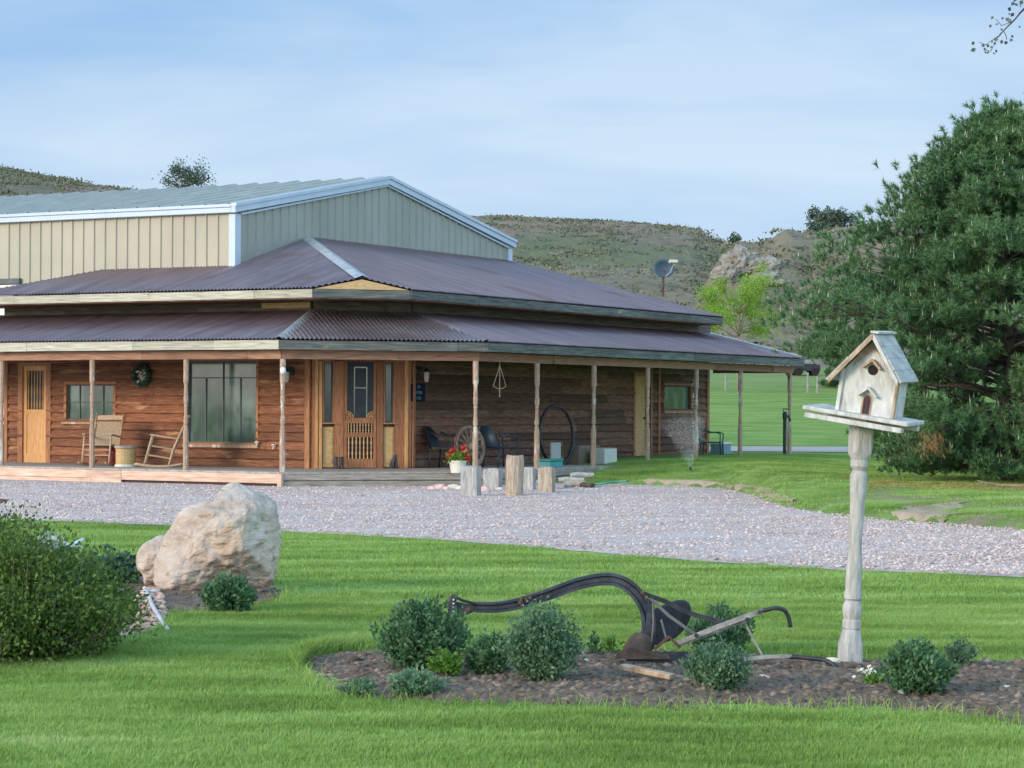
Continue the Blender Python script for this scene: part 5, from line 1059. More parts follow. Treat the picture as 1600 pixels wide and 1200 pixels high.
def ibeam(mb, P, h, w, web=.35, fl=.22):
    n = len(P); prof = [(-w, -h), (w, -h), (w, -h * (1 - fl * 2)), (w * web, -h * (1 - fl * 3)), (w * web, h * (1 - fl * 3)), (w, h * (1 - fl * 2)), (w, h), (-w, h), (-w, h * (1 - fl * 2)), (-w * web, h * (1 - fl * 3)), (-w * web, -h * (1 - fl * 3)), (-w, -h * (1 - fl * 2))]
    vs = []; m_ = len(prof)
    for i, p in enumerate(P):
        tt = (P[min(i + 1, n - 1)] - P[max(i - 1, 0)]).normalized(); up = Vector((0, -1, 0)).cross(tt) * -1; q = .78 + .35 * i / n if h > .02 else 1
        vs += [p + Vector((0, a, 0)) + up * b * q for a, b in prof]
    fs = [(i * m_ + k2, i * m_ + (k2 + 1) % m_, (i + 1) * m_ + (k2 + 1) % m_, (i + 1) * m_ + k2) for i in range(n - 1) for k2 in range(m_)] + [tuple(range(m_)), tuple(range((n - 1) * m_, n * m_))[::-1]]
    mb.add(vs, fs)
mb = MB(); ibeam(mb, beam, .039, .028); o = mb.build('beam', 'plow_iron', t)
# clevis at the nose
mb = MB(); mb.tube([pp(744, 944, -.02), pp(722, 938, -.02), pp(709, 931, -.02)], .010, 6); mb.tube([pp(744, 952, -.02), pp(724, 960, -.02), pp(706, 966, -.02)], .010, 6); mb.tube([pp(709, 931, -.02), pp(704, 934, -.02), pp(702, 950, -.02), pp(704, 968, -.02)], .012, 6); mb.build('clevis', 'black_iron', t, True)
mb = MB(); mb.prism([pp(705, 932, -.035), pp(714, 934, -.035), pp(712, 950, -.035), pp(713, 967, -.035), pp(704, 968, -.035), pp(703, 950, -.035)], (0, .012, 0)); mb.build('draft_plate', 'plow_iron', t)
mb = MB(); mb.prism([pp(712, 940, -.01), pp(738, 945, -.01), pp(738, 953, -.01), pp(714, 960, -.01)], (0, .01, 0)); mb.build('clevis_web', 'plow_iron', t)
mb = MB(); [mb.tube([pp(708.5, py, -.05), pp(708.5, py, -.03)], .006, 8) for py in (937, 943, 949, 955, 961)]; mb.build('clevis_holes', 'palestone', t)
mb = MB(); [mb.tube([pp(a, b, -.05), pp(a, b, -.02)], .011, 6) for a, b in ((822, 937), (828, 934), (812, 941), (1003, 926), (1010, 933))]; mb.build('bolts', 'rust', t)
mb = MB(); mb.prism([pp(812, 934, -.034), pp(816, 932, -.034), pp(818, 946, -.034), pp(813, 948, -.034)], (0, .008, 0)); mb.build('beam_strap', 'rust', t)
# frog/standard, mouldboard, share, landside
def plate(pts, m, nm, th=.012):
    """curved plate given rows of points"""
    r_, c_ = len(pts), len(pts[0]); vs = [Vector(p) for row in pts for p in row]; fs = [(i * c_ + j, i * c_ + j + 1, (i + 1) * c_ + j + 1, (i + 1) * c_ + j) for i in range(r_ - 1) for j in range(c_ - 1)]
    o = MB().add(vs, fs).build(nm, m, t, True); s_ = o.modifiers.new('s', 'SOLIDIFY'); s_.thickness = th; b_ = o.modifiers.new('b', 'SUBSURF'); b_.levels = b_.render_levels = 2; return o
plate([[pp(1003, 958, .04), pp(1018, 952, .05), pp(1040, 942, .09), pp(1060, 934, .16), pp(1078, 938, .24)], [pp(1003, 980, .02), pp(1016, 975, .04), pp(1036, 968, .09), pp(1060, 962, .17), pp(1082, 960, .26)], [pp(995, 1000, .0), pp(1008, 998, .03), pp(1030, 992, .08), pp(1052, 985, .15), pp(1072, 980, .24)], [pp(985, 1014, -.02), pp(1000, 1012, .0), pp(1020, 1010, .05), pp(1040, 1004, .11), pp(1055, 998, .18)]], 'plow_iron', 'mouldboard')
plate([[pp(992, 985, -.05), pp(1005, 990, -.06), pp(1018, 992, -.04)], [pp(978, 1003, -.07), pp(998, 1006, -.08), pp(1018, 1008, -.05)], [pp(966, 1020, -.09), pp(995, 1022, -.10), pp(1022, 1022, -.05)]], 'plowrust', 'share')
mb = MB(); mb.prism([pp(1012, 935, -.03), pp(1022, 940, -.03), pp(1024, 1000, -.03), pp(1016, 1018, -.03), pp(1002, 1008, -.03), pp(1008, 985, -.03)], (0, .035, 0)); mb.build('standard', 'plow_iron', t)
mb = MB(); mb.prism([pp(985, 1020, -.08), pp(1075, 1018, -.04), pp(1078, 1028, -.04), pp(1060, 1036, -.04), pp(978, 1033, -.08)], (0, .02, 0)); mb.build('landside', 'plow_iron', t)
mb = MB(); mb.prism([pp(966, 1018, -.11), pp(985, 1012, -.11), pp(1045, 1022, -.09), pp(1048, 1030, -.09), pp(960, 1030, -.11)], (0, .02, 0)); mb.build('plow_sole', 'plowrust', t)
mb = MB(); mb.tube([pp(1022, 1015, -.06), pp(1045, 995, -.06), pp(1063, 1012, -.05)], .013, 4); mb.build('foot_bracket', 'rust', t)
# braces
mb = MB(); mb.tube(sm([pp(1006, 928, -.01), pp(1040, 940, 0), pp(1075, 957, 0), pp(1105, 966, 0), pp(1133, 973, 0)], 3), [.020] * 13, 4, flat=(.5, 1)); mb.build('upper_brace', 'black_iron', t)
mb = MB(); mb.tube([pp(1017, 936, -.045), pp(1045, 962, -.045), pp(1090, 994, -.045)], .013, 4, flat=(.5, 1)); mb.build('cross_brace', 'brace', t)
mb = MB(); mb.tube([pp(1020, 942, -.05), pp(1021, 975, -.05), pp(1018, 1004, -.05)], .007, 5); mb.build('tie_rod', 'brace', t)
mb = MB(); mb.tube([pp(1033, 968, -.03), pp(1041, 998, -.03)], .008, 5); mb.build('tie_rod', 'brace', t)
# handles
mb = MB(); mb.tube([pp(1056, 1006, -.05), pp(1120, 980, -.04), pp(1192, 954, -.03)], [.015, .018, .016], 4, flat=(.9, 1.15)); mb.build('handle_bar', 'greywood', t)
mb = MB(); mb.tube([pp(1062, 1008, -.01), pp(1125, 984, .0), pp(1170, 968, .01)], [.012, .013, .012], 4); mb.build('handle_bar', 'greywood', t)
mb = MB(); mb.tube(sm([pp(1186, 957, -.03), pp(1200, 952, -.03), pp(1215, 950, -.03), pp(1226, 954, -.03), pp(1232, 964, -.03), pp(1235, 980, -.03)], 4), .013, 8); mb.build('handle_grip', 'black_iron', t, True)
mb = MB(); [mb.tube([pp(a, b, -.085), pp(a, b, -.04)], .014, 8) for a, b in ((1187, 957), (1168, 968), (1088, 993))]; mb.build('handle_bolts', 'black_iron', t)
mb = MB(); mb.tube([pp(1163, 972, .03), pp(1178, 1000, .02), pp(1192, 1026, .0)], .008, 6); mb.build('strut', 'greywood', t)
# second handle broken off
t2 = empty('broken_plow_handle', 'loose plow handle of pale wood with black curved iron end lying on the bed', 'handle', tuple(PL))
mb = MB(); mb.tube([pp(1160, 1030, -.05), pp(1200, 1026, -.05), pp(1237, 1025, -.05)], [.017, .02, .018], 4, flat=(1.3, .7)); mb.build('wooden_bar', 'greywood', t2)
mb = MB(); mb.tube(sm([pp(1232, 1026, -.05), pp(1260, 1028, -.08), pp(1290, 1032, -.12), pp(1308, 1043, -.16)], 4), .014, 8); mb.build('iron_grip', 'black_iron', t2, True)
o = MB().box(-.17, .17, -.03, .03, 0, .03, b=.004).build('wooden_plank', 'stain'); a = at(1011, 1040, gd(1011, 1040, .12)); o.location = (a.x, a.y, bedz(a.x, a.y) + .035); o.rotation_euler = (.05, .10, -.62); tag(o, 'short worn board lying on the mulch left of the plow share', 'board')
# stones on the bed
for px, py, s_, m_, lb in ((1297, 1024, .048, 'palestone', 'pale peach stone at the foot of the birdhouse post'), (1413, 1068, .030, 'bluestone', 'blue grey stone below the round green bush on the right'), (1571, 1062, .028, 'palestone', 'tan stone on the mulch at the far right'), (1192, 1050, .035, 'pinkrock', 'pinkish stone right of the silvery bush below the plow'), (914, 1022, .022, 'palestone', 'small white stone behind the second large bush')):
    d = gd(px, py, .09); x, y, _ = at(px, py, d); rock('bed_stone', (x, y, bedz(x, y) + s_ * .35), (s_ * 1.2, s_, s_ * .75), m_, lb, 'stone', px, 2, 'stones on the planting bed')

# ------------------------------------------------------------------ plants
def shrub(name, label, cat, px, py0, py1, w_px, m, n, leaf, stems=28, group=None, base_d=None, depth=None, round_=.9, zf=None, smat='stemgreen', droop=0., up=.9, aspect=.55, fall=.45, fexp=3.):
    """many leafy stems fanning from the crown"""
    zf = zf or bedz; d = base_d or gd(px, py1, .06); x, y, _ = at(px, py1, d); k = d / F; h = (py1 - py0) * k * 1.10; rw = w_px / 2 * k * 1.10; rd = depth or rw * .85
    t = empty(name, label, cat, (x, y, zf(x, y)), 0, group); smb = MB(); P = []; D = []; Z = []
    per = max(4, n // stems)
    for i in range(stems):
        a = RNG.uniform(0, 2 * pi); q = sqrt(RNG.uniform(0, 1)); q = q ** round_; el = RNG.uniform(.62, 1.12)
        top = np.array([rw * q * cos(a) * el, rd * q * sin(a) * el, h * (1 - fall * q ** fexp) * RNG.uniform(.66, 1.06)]); b0 = np.array([top[0] * .25, top[1] * .25, 0.]); mid = (top + b0) / 2 + np.array([top[0] * .22, top[1] * .22, -droop * h])
        if i % 2 == 0: smb.tube([b0, mid, top * .97], [.006, .004, .002], 4)
        u = RNG.uniform(.12, 1, per) ** .75; pts = (1 - u)[:, None] ** 2 * b0 + 2 * (u * (1 - u))[:, None] * mid + (u ** 2)[:, None] * top
        sp = .16 * rw * (.4 + .6 * (1 - u))[:, None]; pts = pts + RNG.normal(size=(per, 3)) * (sp + .006) * np.array([1, 1, .7]); pts[:, 2] = np.maximum(pts[:, 2], .012)
        P.append(pts); D.append(norm(np.stack([pts[:, 0] / rw, pts[:, 1] / rd, np.full(per, up)], 1) + RNG.normal(size=(per, 3)) * .5))
    P = np.concatenate(P); D = np.concatenate(D); v, f = leaf_arrays(P, np.full(len(P), leaf), D, aspect); npmesh('foliage', v, f, m, t); smb.build('stems', smat, t); return t
G1 = 'bushes in the planting bed'
shrub('bush', 'largest dark green bush under the nose of the plow beam', 'bush', 660, 938, 1042, 140, 'boxleaf', 9500, .032, 90, G1)
shrub('bush', 'tall airy green bush below the middle of the plow beam', 'bush', 848, 948, 1060, 116, 'greyleaf', 9000, .028, 100, G1)
shrub('bush', 'low bright leafy clump between the two largest bushes', 'bush', 764, 988, 1050, 66, 'boxleaf', 1700, .036, 34, G1)
shrub('bush', 'small lime green clump at the right foot of the largest bush', 'bush', 700, 1015, 1052, 44, 'limeleaf', 800, .034, 22, G1)
shrub('bush', 'low spreading grey green plant in front of the largest bush', 'bush', 650, 1036, 1074, 84, 'greyleaf', 1500, .03, 34, G1)
shrub('bush', 'tiny grey green plant near the left tip of the bed', 'bush', 564, 1042, 1072, 52, 'greyleaf', 500, .026, 20, G1)
shrub('bush', 'dark green bush standing behind the plow handles', 'bush', 1125, 945, 1020, 104, 'boxleaf', 5500, .03, 60, G1, base_d=gd(1125, 1020, .06) + .5)
shrub('bush', 'rounded silvery green bush in front of the plow', 'bush', 1123, 1006, 1072, 100, 'greyleaf', 6000, .026, 70, G1)
shrub('bush', 'round bright green bush right of the birdhouse post', 'bush', 1432, 1000, 1076, 98, 'boxleaf', 5600, .034, 70, G1)
shrub('bush', 'small dark twiggy bush behind the round bush on the right', 'bush', 1500, 992, 1036, 46, 'tealleaf', 700, .024, 22, G1)
t = shrub('bush', 'tiny plant with white flowers right of the birdhouse post', 'bush', 1364, 1044, 1064, 42, 'limeleaf', 260, .028, 14, G1)
P = RNG.normal(size=(30, 3)) * np.array([.03, .02, .012]) + np.array([-.03, 0, .08]); v, f = leaf_arrays(P, np.full(30, .025), None, .9); npmesh('flowers', v, f, 'whitepetal', t)
shrub('sprig', 'upright sprig left of the plow share', 'plant', 955, 980, 1020, 26, 'limeleaf', 160, .026, 8, 'sprigs beside the plow'); shrub('sprig', 'shorter sprig between the tall bush and the plow share', 'plant', 927, 986, 1016, 26, 'boxleaf', 160, .026, 8, 'sprigs beside the plow')
shrub('bush', 'small round dark green bush at the foot of the huge boulder', 'bush', 358, 889, 946, 80, 'boxleaf', 4600, .04, 60, 'bushes round the boulder', zf=lambda x, y: bedz(x, y, BED2, .05))
shrub('bush', 'loose blue green bush between the big left shrub and the boulders', 'bush', 172, 842, 898, 100, 'tealleaf', 3200, .045, 50, 'bushes round the boulder', base_d=19.9, zf=gz)
zb2 = lambda x, y: bedz(x, y, BED2, .05)
t = shrub('rose_shrub', 'big dense dark green shrub spilling in from the left edge', 'shrub', -5, 785, 998, 400, 'roseleaf', 60000, .033, 420, None, base_d=14.6, depth=1.0, zf=zb2, round_=.9, smat='palebark', aspect=.6, fall=.62, fexp=2.)
# bleached branches
a = at(92, 850, 14.9); t = empty('bleached_branches', 'bundle of bleached white branches behind the big left shrub', 'branches', (a.x, a.y, 0))
for q in ([(60, 838), (75, 850), (95, 858)], [(84, 842), (104, 852), (128, 856)], [(100, 858), (118, 850), (130, 842)], [(82, 860), (92, 848), (80, 838)]):
    MB().tube([at(p_[0], p_[1], 14.9 + .1 * i) - Vector((a.x, a.y, 0)) for i, p_ in enumerate(q)], [.012, .016, .009], 6).build('branch', 'bleached', t, True)
mb = MB(); mb.tube([at(100, 850, 14.9) - Vector((a.x, a.y, 0)), at(98, 930, 15.0) - Vector((a.x, a.y, 0))], .015, 6); mb.build('branch', 'bleached', t)
P = np.array([list(at(px + random.uniform(-4, 4), py + random.uniform(-3, 3), 14.8)) for px, py in ((66, 836), (70, 842), (76, 832), (90, 836), (80, 850), (84, 856), (72, 846), (96, 840), (66, 850), (92, 855)) for _ in range(6)]); v, f = leaf_arrays(P, np.full(len(P), .035), None, .9); tag(npmesh('white_blossoms', v, f, 'whitepetal'), 'few white blossoms at the left end of the bleached branches', 'flowers')
# rusty ornament tip at the left edge
a = at(4, 786, 17.); t = empty('iron_ornament', 'dark iron garden ornament tip poking out at the left edge', 'ornament', (a.x, a.y, 0))
mb = MB(); q = lambda px, py: at(px, py, 17.) - Vector((a.x, a.y, 0)); mb.prism([q(-30, 776), q(15, 781), q(-2, 788), q(-30, 800)], (0, .015, 0)); mb.build('blade', 'rust', t); mb = MB(); mb.tube([q(-14, 790), q(-16, 880), q(-16, 930)], .015, 6); mb.build('stake', 'rust', t)
# grey pipe
pts = [at(px, py, gd(px, py, .06)) for px, py in ((226, 926), (232, 934), (237, 944), (246, 955), (256, 965), (262, 976))]; tag(MB().tube(sm([(p.x, p.y, bedz(p.x, p.y, BED2, .05) + .035) for p in pts], 4), .017, 8).build('grey_pipe', 'pvc', None, True), 'short bent grey pipe on the soil left of the boulder', 'pipe')
p = pts[0]; tag(MB().tube([(p.x + .0, p.y, .07), (p.x + .12, p.y - .02, .07)], .014, 8).build('pipe_stub', 'pvc', None, True), 'little grey pipe stub beside the top of the bent pipe', 'pipe')
# sprinkler: head and water mist
x, y, _ = at(1079, 726, gd(1079, 728, .36)); t = empty('lawn_sprinkler', 'small lawn sprinkler throwing a fan of water by the porch', 'sprinkler', (x, y, gz(x, y)))
MB().lathe([(.03, 0), (.03, .06), (.02, .07), (.02, .11), (.012, .12)], n=10).build('head', 'black_iron', t)
n = 9000; a = RNG.uniform(-1, .55, n); r = RNG.uniform(0, 1, n) ** .6; P = np.stack([a * r * .62 + .04 * RNG.normal(size=n) * r, RNG.normal(size=n) * .25 * r, .1 + r * 1.05 * (1 - .15 * a * a) + RNG.normal(size=n) * .05], 1)
sp_ = mat('water_drops', [(.75, .82, .9), (.85, .9, .95)], 3, (1, 1, 1), .2, 0); 
P[:, 2] = np.maximum(P[:, 2], .12); v, f = leaf_arrays(P, RNG.uniform(.004, .008, n), None, .8); o = npmesh('water_spray', v, f, sp_, t); o['kind'] = 'stuff'
n = 90; P = np.stack([RNG.normal(size=n) * .012 + .05, RNG.normal(size=n) * .012, RNG.uniform(.1, 1.9, n)], 1); v, f = leaf_arrays(P, np.full(n, .02), np.tile([0, 0, 1.], (n, 1)), .5); o = npmesh('water_jet', v, f, sp_, t); o['kind'] = 'stuff'

# ------------------------------------------------------------------ trees
def limb(mb, a, b, r0, r1, wob=.06, n=5, sides=7):
    a = Vector(a); b = Vector(b); L_ = (b - a).length; P = [a.lerp(b, i / n) + Vector((random.uniform(-1, 1), random.uniform(-1, 1), random.uniform(-.5, .5))) * wob * L_ * (0 if i in (0, n) else 1) for i in range(n + 1)]
    mb.tube(P, [r0 + (r1 - r0) * i / n for i in range(n + 1)], sides); return P
def pine(px, pyb, d, H, rad, ntuft, needle, per, label, name='pine_tree', group=None, mn_='needle', candles=True, base_skirt=.035, cx=0, nw=.0075):
    x, y, _ = at(px, pyb, d); zb = gz(x, y) if y < 140 else hillz(x, y); t = empty(name, label, 'tree', (x, y, zb), 0, group)
    tr = MB(); limb(tr, (0, 0, -.1), (0, 0, H * .93), H * .022, .02, .012, 9, 9); tr.build('trunk', 'bark', t, True)
    bm_ = MB(); T_ = []; DD = []
    nb = max(30, int(ntuft / 92)); PRF = [(0, .55), (.08, .60), (.2, .68), (.32, 1.), (.6, .83), (.78, .53), (.88, .42), (1, .12)]
    for i in range(nb):
        h = base_skirt * H + (H * .93 - base_skirt * H) * (i / nb) ** 1.05; f = h / H
        f2 = min(1, f + rad / H * lerpt(PRF, f) * (.08 + .38 * f)); R_ = rad * lerpt(PRF, f2) * random.uniform(.55, 1.08 - .14 * (f > .5)) + .08
        a = i * 2.399 + random.uniform(-.3, .3); rise = min(R_ * (.08 + .38 * f) * random.uniform(.7, 1.3), H * 1.0 - h) - (.14 * R_ if f < .2 else 0)
        e = Vector((R_ * cos(a), R_ * sin(a), h + rise)); P_ = limb(bm_, (0, 0, h), e, .035 * (1 - f) + .014, .010, .05, 5, 5)
        for k in range(5):
            u = 1.0 if k == 0 else random.uniform(.35, 1.0) ** .7; c = Vector((0, 0, h)).lerp(e, u); w = R_ * .30 * (1.1 - u * .6) * (k > 0)
            c = c + Vector((random.gauss(0, w * .6), random.gauss(0, w * .6), random.gauss(.0, w * .35))); bm_.tube([Vector((0, 0, h)).lerp(e, u * .8), c], [.010, .006], 4); cr = random.uniform(.13, .25) * rad / 3.75
            for j in range(19):
                q = c + Vector((random.gauss(0, cr), random.gauss(0, cr), abs(random.gauss(0, cr * .85)) - .04))
                if q.z < .12: q.z = .12 + random.random() * .25
                o_ = Vector((q.x, q.y, 0)); o_ = o_.normalized() if o_.length > .1 else Vector((0, 0, 1)); T_.append(q); DD.append((o_ * .35 + (q - c) / cr * .35 + Vector((0, 0, .8))).normalized())
    for k in range(40): T_.append(Vector((random.gauss(0, .10), random.gauss(0, .10), H * random.uniform(.86, 1.0)))); DD.append(Vector((0, 0, 1)))
    bm_.build('branches', 'bark', t, True)
    T_ = np.array([tuple(a) for a in T_]); DD = np.array([tuple(a) for a in DD]); n = len(T_)
    # tuft: needles fanned round the shoot
    C = np.repeat(T_, per, 0); A = np.repeat(DD, per, 0); al = RNG.uniform(0, .26 if needle < .3 else .35, len(C)); C = C + A * (al * needle * 3.0)[:, None] * np.array([1, 1, 1]) - A * needle * .5
    dirn = norm(A * RNG.uniform(.25, 1.25, len(C))[:, None] + norm(RNG.normal(size=(len(C), 3))) * .9); S_ = norm(np.cross(dirn, RNG.normal(size=dirn.shape))) * nw * d / 42 * RNG.uniform(.7, 1.3, len(C))[:, None]
    Ln = (needle * RNG.uniform(.75, 1.2, len(C)))[:, None]; v = np.stack([C - S_, C + S_, C + dirn * Ln], 1).reshape(-1, 3); npmesh('needles', v, np.arange(len(v)).reshape(-1, 3), mn_, t)
    if candles:
        # pale new shoots on the outer tufts
        out = np.linalg.norm(T_[:, :2], axis=1) + .0; pick = np.where(RNG.uniform(size=n) < .17)[0]; C = T_[pick] + DD[pick] * needle * .55; m_ = len(C); up = norm(np.tile([0, 0, 1.], (m_, 1)) + RNG.normal(size=(m_, 3)) * .12)
        vs = []; S_ = norm(np.cross(up, RNG.normal(size=up.shape))) * .011; S2_ = np.cross(up, S_); Ln = (RNG.uniform(.07, .16, m_))[:, None]
        v = np.stack([C + S_, C - S_ * .5 + S2_ * .87, C - S_ * .5 - S2_ * .87, C + up * Ln], 1).reshape(-1, 3); k = np.arange(m_)[:, None] * 4; f = np.concatenate([k + np.array([0, 1, 3]), k + np.array([1, 2, 3]), k + np.array([2, 0, 3])]); npmesh('new_shoots', v, f, 'candle', t)
    return t
pine(1572, 752, 41.5, 6.75, 3.85, 21000, .115, 36, 'big full dark green pine tree filling the right side')
# dead orange twig hanging under the pine
a = at(1455, 690, 38.4); P = RNG.normal(size=(300, 3)) * np.array([.12, .10, .10]) + np.array([0, 0, 0]); P = P + np.array(list(a)); v, f = leaf_arrays(P, np.full(300, .12), np.tile([.2, 0, -1.], (300, 1)), .06); tag(npmesh('dead_needle_cluster', v, f, 'deadneedle'), 'dead orange needles hanging on a low pine bough behind the birdhouse', 'dead bough')
P = RNG.uniform(-1, 1, size=(2200, 3)); P = np.stack([a.x + 1.2 + P[:, 0] * 2.6, 38.0 + P[:, 1] * 1.6, P[:, 2] * 0], 1); P[:, 2] = [gz(p[0], p[1]) + .02 for p in P]; v, f = leaf_arrays(P, np.full(2200, .11), np.tile([1., 0, .05], (2200, 1)), .07); tag(npmesh('needle_litter', v, f, 'deadneedle'), 'fallen orange needles under the big pine', 'needles', kind='stuff')
# young stake by the pine + fallen bough
x, y, _ = at(1405, 748, gd(1405, 748, .25)); tag(MB().tube([(0, 0, -.05), (.0, 0, .42)], .022, 6).build('wooden_stake', 'bark'), 'thin dark stake standing in the grass under the pine', 'stake').location = (x, y, gz(x, y))
x, y, _ = at(1575, 765, gd(1575, 765, .25)); o = MB().tube([(-.5, 0, .12), (-.2, .05, .05), (.1, 0, .04), (.5, -.1, .06)], [.012, .018, .02, .012], 6).build('fallen_bough', 'palebark'); o.location = (x, y, gz(x, y)); tag(o, 'bare pale bough lying on the ground at the foot of the pine', 'branch')

def broadleaf(px, pyb, d, H, rad, n, leaf, m, label, name='broadleaf_tree', th=.25, bark='palebark', group=None, zb=None, clump=.32, nlimb=16, seed=0, stems=1):
    random.seed(seed); x, y, _ = at(px, pyb, d); zb = (gz(x, y) if y < 148 else hillz(x, y)) if zb is None else zb; t = empty(name, label, 'tree', (x, y, zb), 0, group)
    tr = MB(); br = MB()
    for s_ in range(stems): limb(tr, (0, 0, -.1), (0, 0, H * .6), H * .013, H * .007, .015, 6, 8)
    tr.build('trunk', bark, t, True); cl = []
    for i in range(nlimb):
        h = H * random.uniform(th, .62); f = random.uniform(0, 1); a = i * 2.399 + random.uniform(-.4, .4); zt_ = H * (th + .08 + (1.0 - th - .08) * f); rr = rad * sqrt(max(.03, 1 - ((f - .42) / .62) ** 2)) * random.uniform(.55, 1.0)
        e = Vector((rr * cos(a), rr * sin(a), zt_)); h = min(h, zt_ - .05 * H); limb(br, (0, 0, h), e, H * .008, H * .002, .07, 5, 5)
        for k in range(5): u = random.uniform(.5, 1.05); c = Vector((0, 0, h)).lerp(e, u); cl.append((c + Vector((random.gauss(0, .1), random.gauss(0, .1), random.gauss(0, .08))) * rad, rad * clump * random.uniform(.5, 1.1)))
    br.build('branches', bark, t, True); per = n // len(cl); P = []
    for c, r in cl: P.append(np.array(tuple(c)) + RNG.normal(size=(per, 3)) * r * np.array([.5, .5, .38]))
    P = np.concatenate(P); v, f = leaf_arrays(P, np.full(len(P), leaf), None, .6); npmesh('crown', v, f, m, t); return t
ga = ground_at(1151, 612, 60); broadleaf(1153, 612, ga.y, (634 - 410) / F * ga.y + 1.6 - ga.z, 2.35, 15000, .095, 'treeleaf', 'light yellow green young tree rising behind the far right end of the roof', th=.38, clump=.24, seed=5)
pine(1322, 600, ground_at(1322, 606, 60).y, 5.2, 2.3, 2500, .22, 24, 'smaller dark pine standing behind the big one beside the far lawn', 'pine_tree', None, candles=False, nw=.006)
# hill trees
for px, py, d, H, r, lb, s_ in ((289, 300, 250, 3.6, 2.9, 'dark spreading juniper alone on the left ridge above the barn', 3), (1283, 378, 215, 3.4, 1.7, 'thin dark juniper on the knoll left of the big pine', 4), (1308, 378, 213, 3.0, 2.2, 'dark juniper on the knoll partly behind the big pine', 6), (1148, 376, 204, .8, .5, 'tiny juniper on the ridge beside the rock outcrop', 7)):
    broadleaf(px, py, d, H, r, 2600 if H > 1 else 300, .26, 'farneedle', lb, 'juniper_tree', .12, 'bark', 'junipers on the hills', zb=at(px, py, d).z - .2, clump=.30, seed=s_)
# fence posts on the far lawn
for px, py0, py1, lb in ((1134, 585, 611, 'leftmost thin fence post seen under the porch roof'), (1262, 582, 614, 'pale fence post right of the far porch corner'), (1277, 588, 615, 'thinner fence post left of the birdhouse')):
    x, y, z = ground_at(px, py1, 60); d = y; o = MB().tube([(0, 0, -.1), (0, 0, (py1 - py0) / F * d)], .055, 6).build('fence_post', 'greywood'); o.location = (x, y, z); tag(o, lb, 'fence post', 'posts of the far fence')
# car far behind
x, y, _ = ground_at(1256, 587, 60); t = empty('parked_car', 'dark car parked far behind the porch corner under the trees', 'car', (x, y, gz(x, y)), .1)
mb = MB(); mb.prism([(-.9, -.8, .35), (-.9, -.8, .8), (-.55, -.8, .85), (-.3, -.8, 1.25), (.45, -.8, 1.25), (.7, -.8, .88), (1.05, -.8, .8), (1.1, -.8, .35)], (0, 1.6, 0)); mb.build('body', 'black_iron', t)
for xx in (-.55, .7): mb = MB(); mb.tube([(xx, -.85, .3), (xx, -.68, .3)], .3, 14); mb.build('wheel', 'hole', t); mb = MB(); mb.tube([(xx, .85, .3), (xx, .68, .3)], .3, 14); mb.build('wheel', 'hole', t)
mb = MB(); mb.prism([(-.48, -.81, .88), (-.26, -.81, 1.2), (.42, -.81, 1.2), (.6, -.81, .88)], (0, -.01, 0)); mb.build('side_window', 'glass', t); t.scale = (.8, .8, .8)
# overhanging cottonwood: trunk stands outside the frame to the right
x, y = 8.6, 22.; t = empty('cottonwood_tree', 'cottonwood whose leafy twig hangs into the top right corner', 'tree', (x, y, gz(x, y))); zb = gz(x, y); O = Vector((x, y, zb))
mb = MB(); mb.tube([(0, 0, -.1), (.05, 0, 2), (-.1, 0, 4.5), (.1, .1, 7)], [.28, .22, .16, .08], 12); mb.build('trunk', 'bark', t, True)
w = lambda px, py, dd=0: at(px, py, 22. + dd) - O
mb = MB(); mb.tube(sm([Vector((-.1, 0, 4.6)), w(1800, -90), w(1700, -70), w(1640, -20), w(1600, 14), w(1586, 30), w(1568, 48), w(1560, 58)], 3), [.06, .055, .05, .045, .04, .035, .03, .028, .024, .02, .016, .013, .011, .010, .009, .008, .008, .007, .006, .006, .005, .005], 6); mb.tube([w(1568, 48), w(1572, 56), w(1573, 62)], .004, 4); mb.tube([w(1560, 56), w(1540, 70), w(1530, 66)], .004, 4); mb.tube([w(1560, 56), w(1548, 80), w(1538, 78)], .004, 4); mb.tube([w(1582, 34), w(1565, 40), w(1556, 30)], .004, 4); mb.tube([w(1640, -20), w(1600, -10), w(1584, 2)], .008, 5); mb.build('branches', 'bark', t, True)
L1 = [(1552, 25, 7), (1550, 40, 8), (1560, 38, 6), (1564, 29, 6), (1571, 28, 7), (1576, 32, 8), (1581, 34, 8), (1580, 16, 8), (1585, 20, 8), (1577, 20, 6), (1565, 44, 7), (1553, 60, 8), (1557, 58, 8), (1549, 64, 8), (1545, 69, 8), (1550, 72, 7), (1563, 54, 7), (1566, 62, 6), (1536, 74, 8), (1533, 72, 7), (1525, 76, 8), (1520, 64, 8), (1540, 80, 8), (1546, 82, 8), (1553, 82, 9), (1555, 78, 7), (1583, 55, 8), (1575, 65, 7), (1577, 62, 6), (1585, 3, 9), (1588, 5, 8), (1598, 0, 8), (1555, 66, 8), (1592, 40, 4), (1594, 8, 4), (1541, 76, 7), (1560, 64, 6)]
L1 += [(random.uniform(1610, 1800), random.uniform(-160, 40), 8) for _ in range(500)]
P = np.array([list(w(a, b, random.uniform(-.08, .08))) for a, b, c in L1]); sz = np.array([c for a, b, c in L1]) * 22 / F * 1.1; R_ = RNG.normal(size=(len(P), 3)) * .7 + np.array([-.3, 0, -.6]); v, f = leaf_arrays(P, sz, norm(R_), .8, .2, np.tile([0, 1., 0], (len(P), 1))); npmesh('leaves', v, f, 'cottonleaf', t)

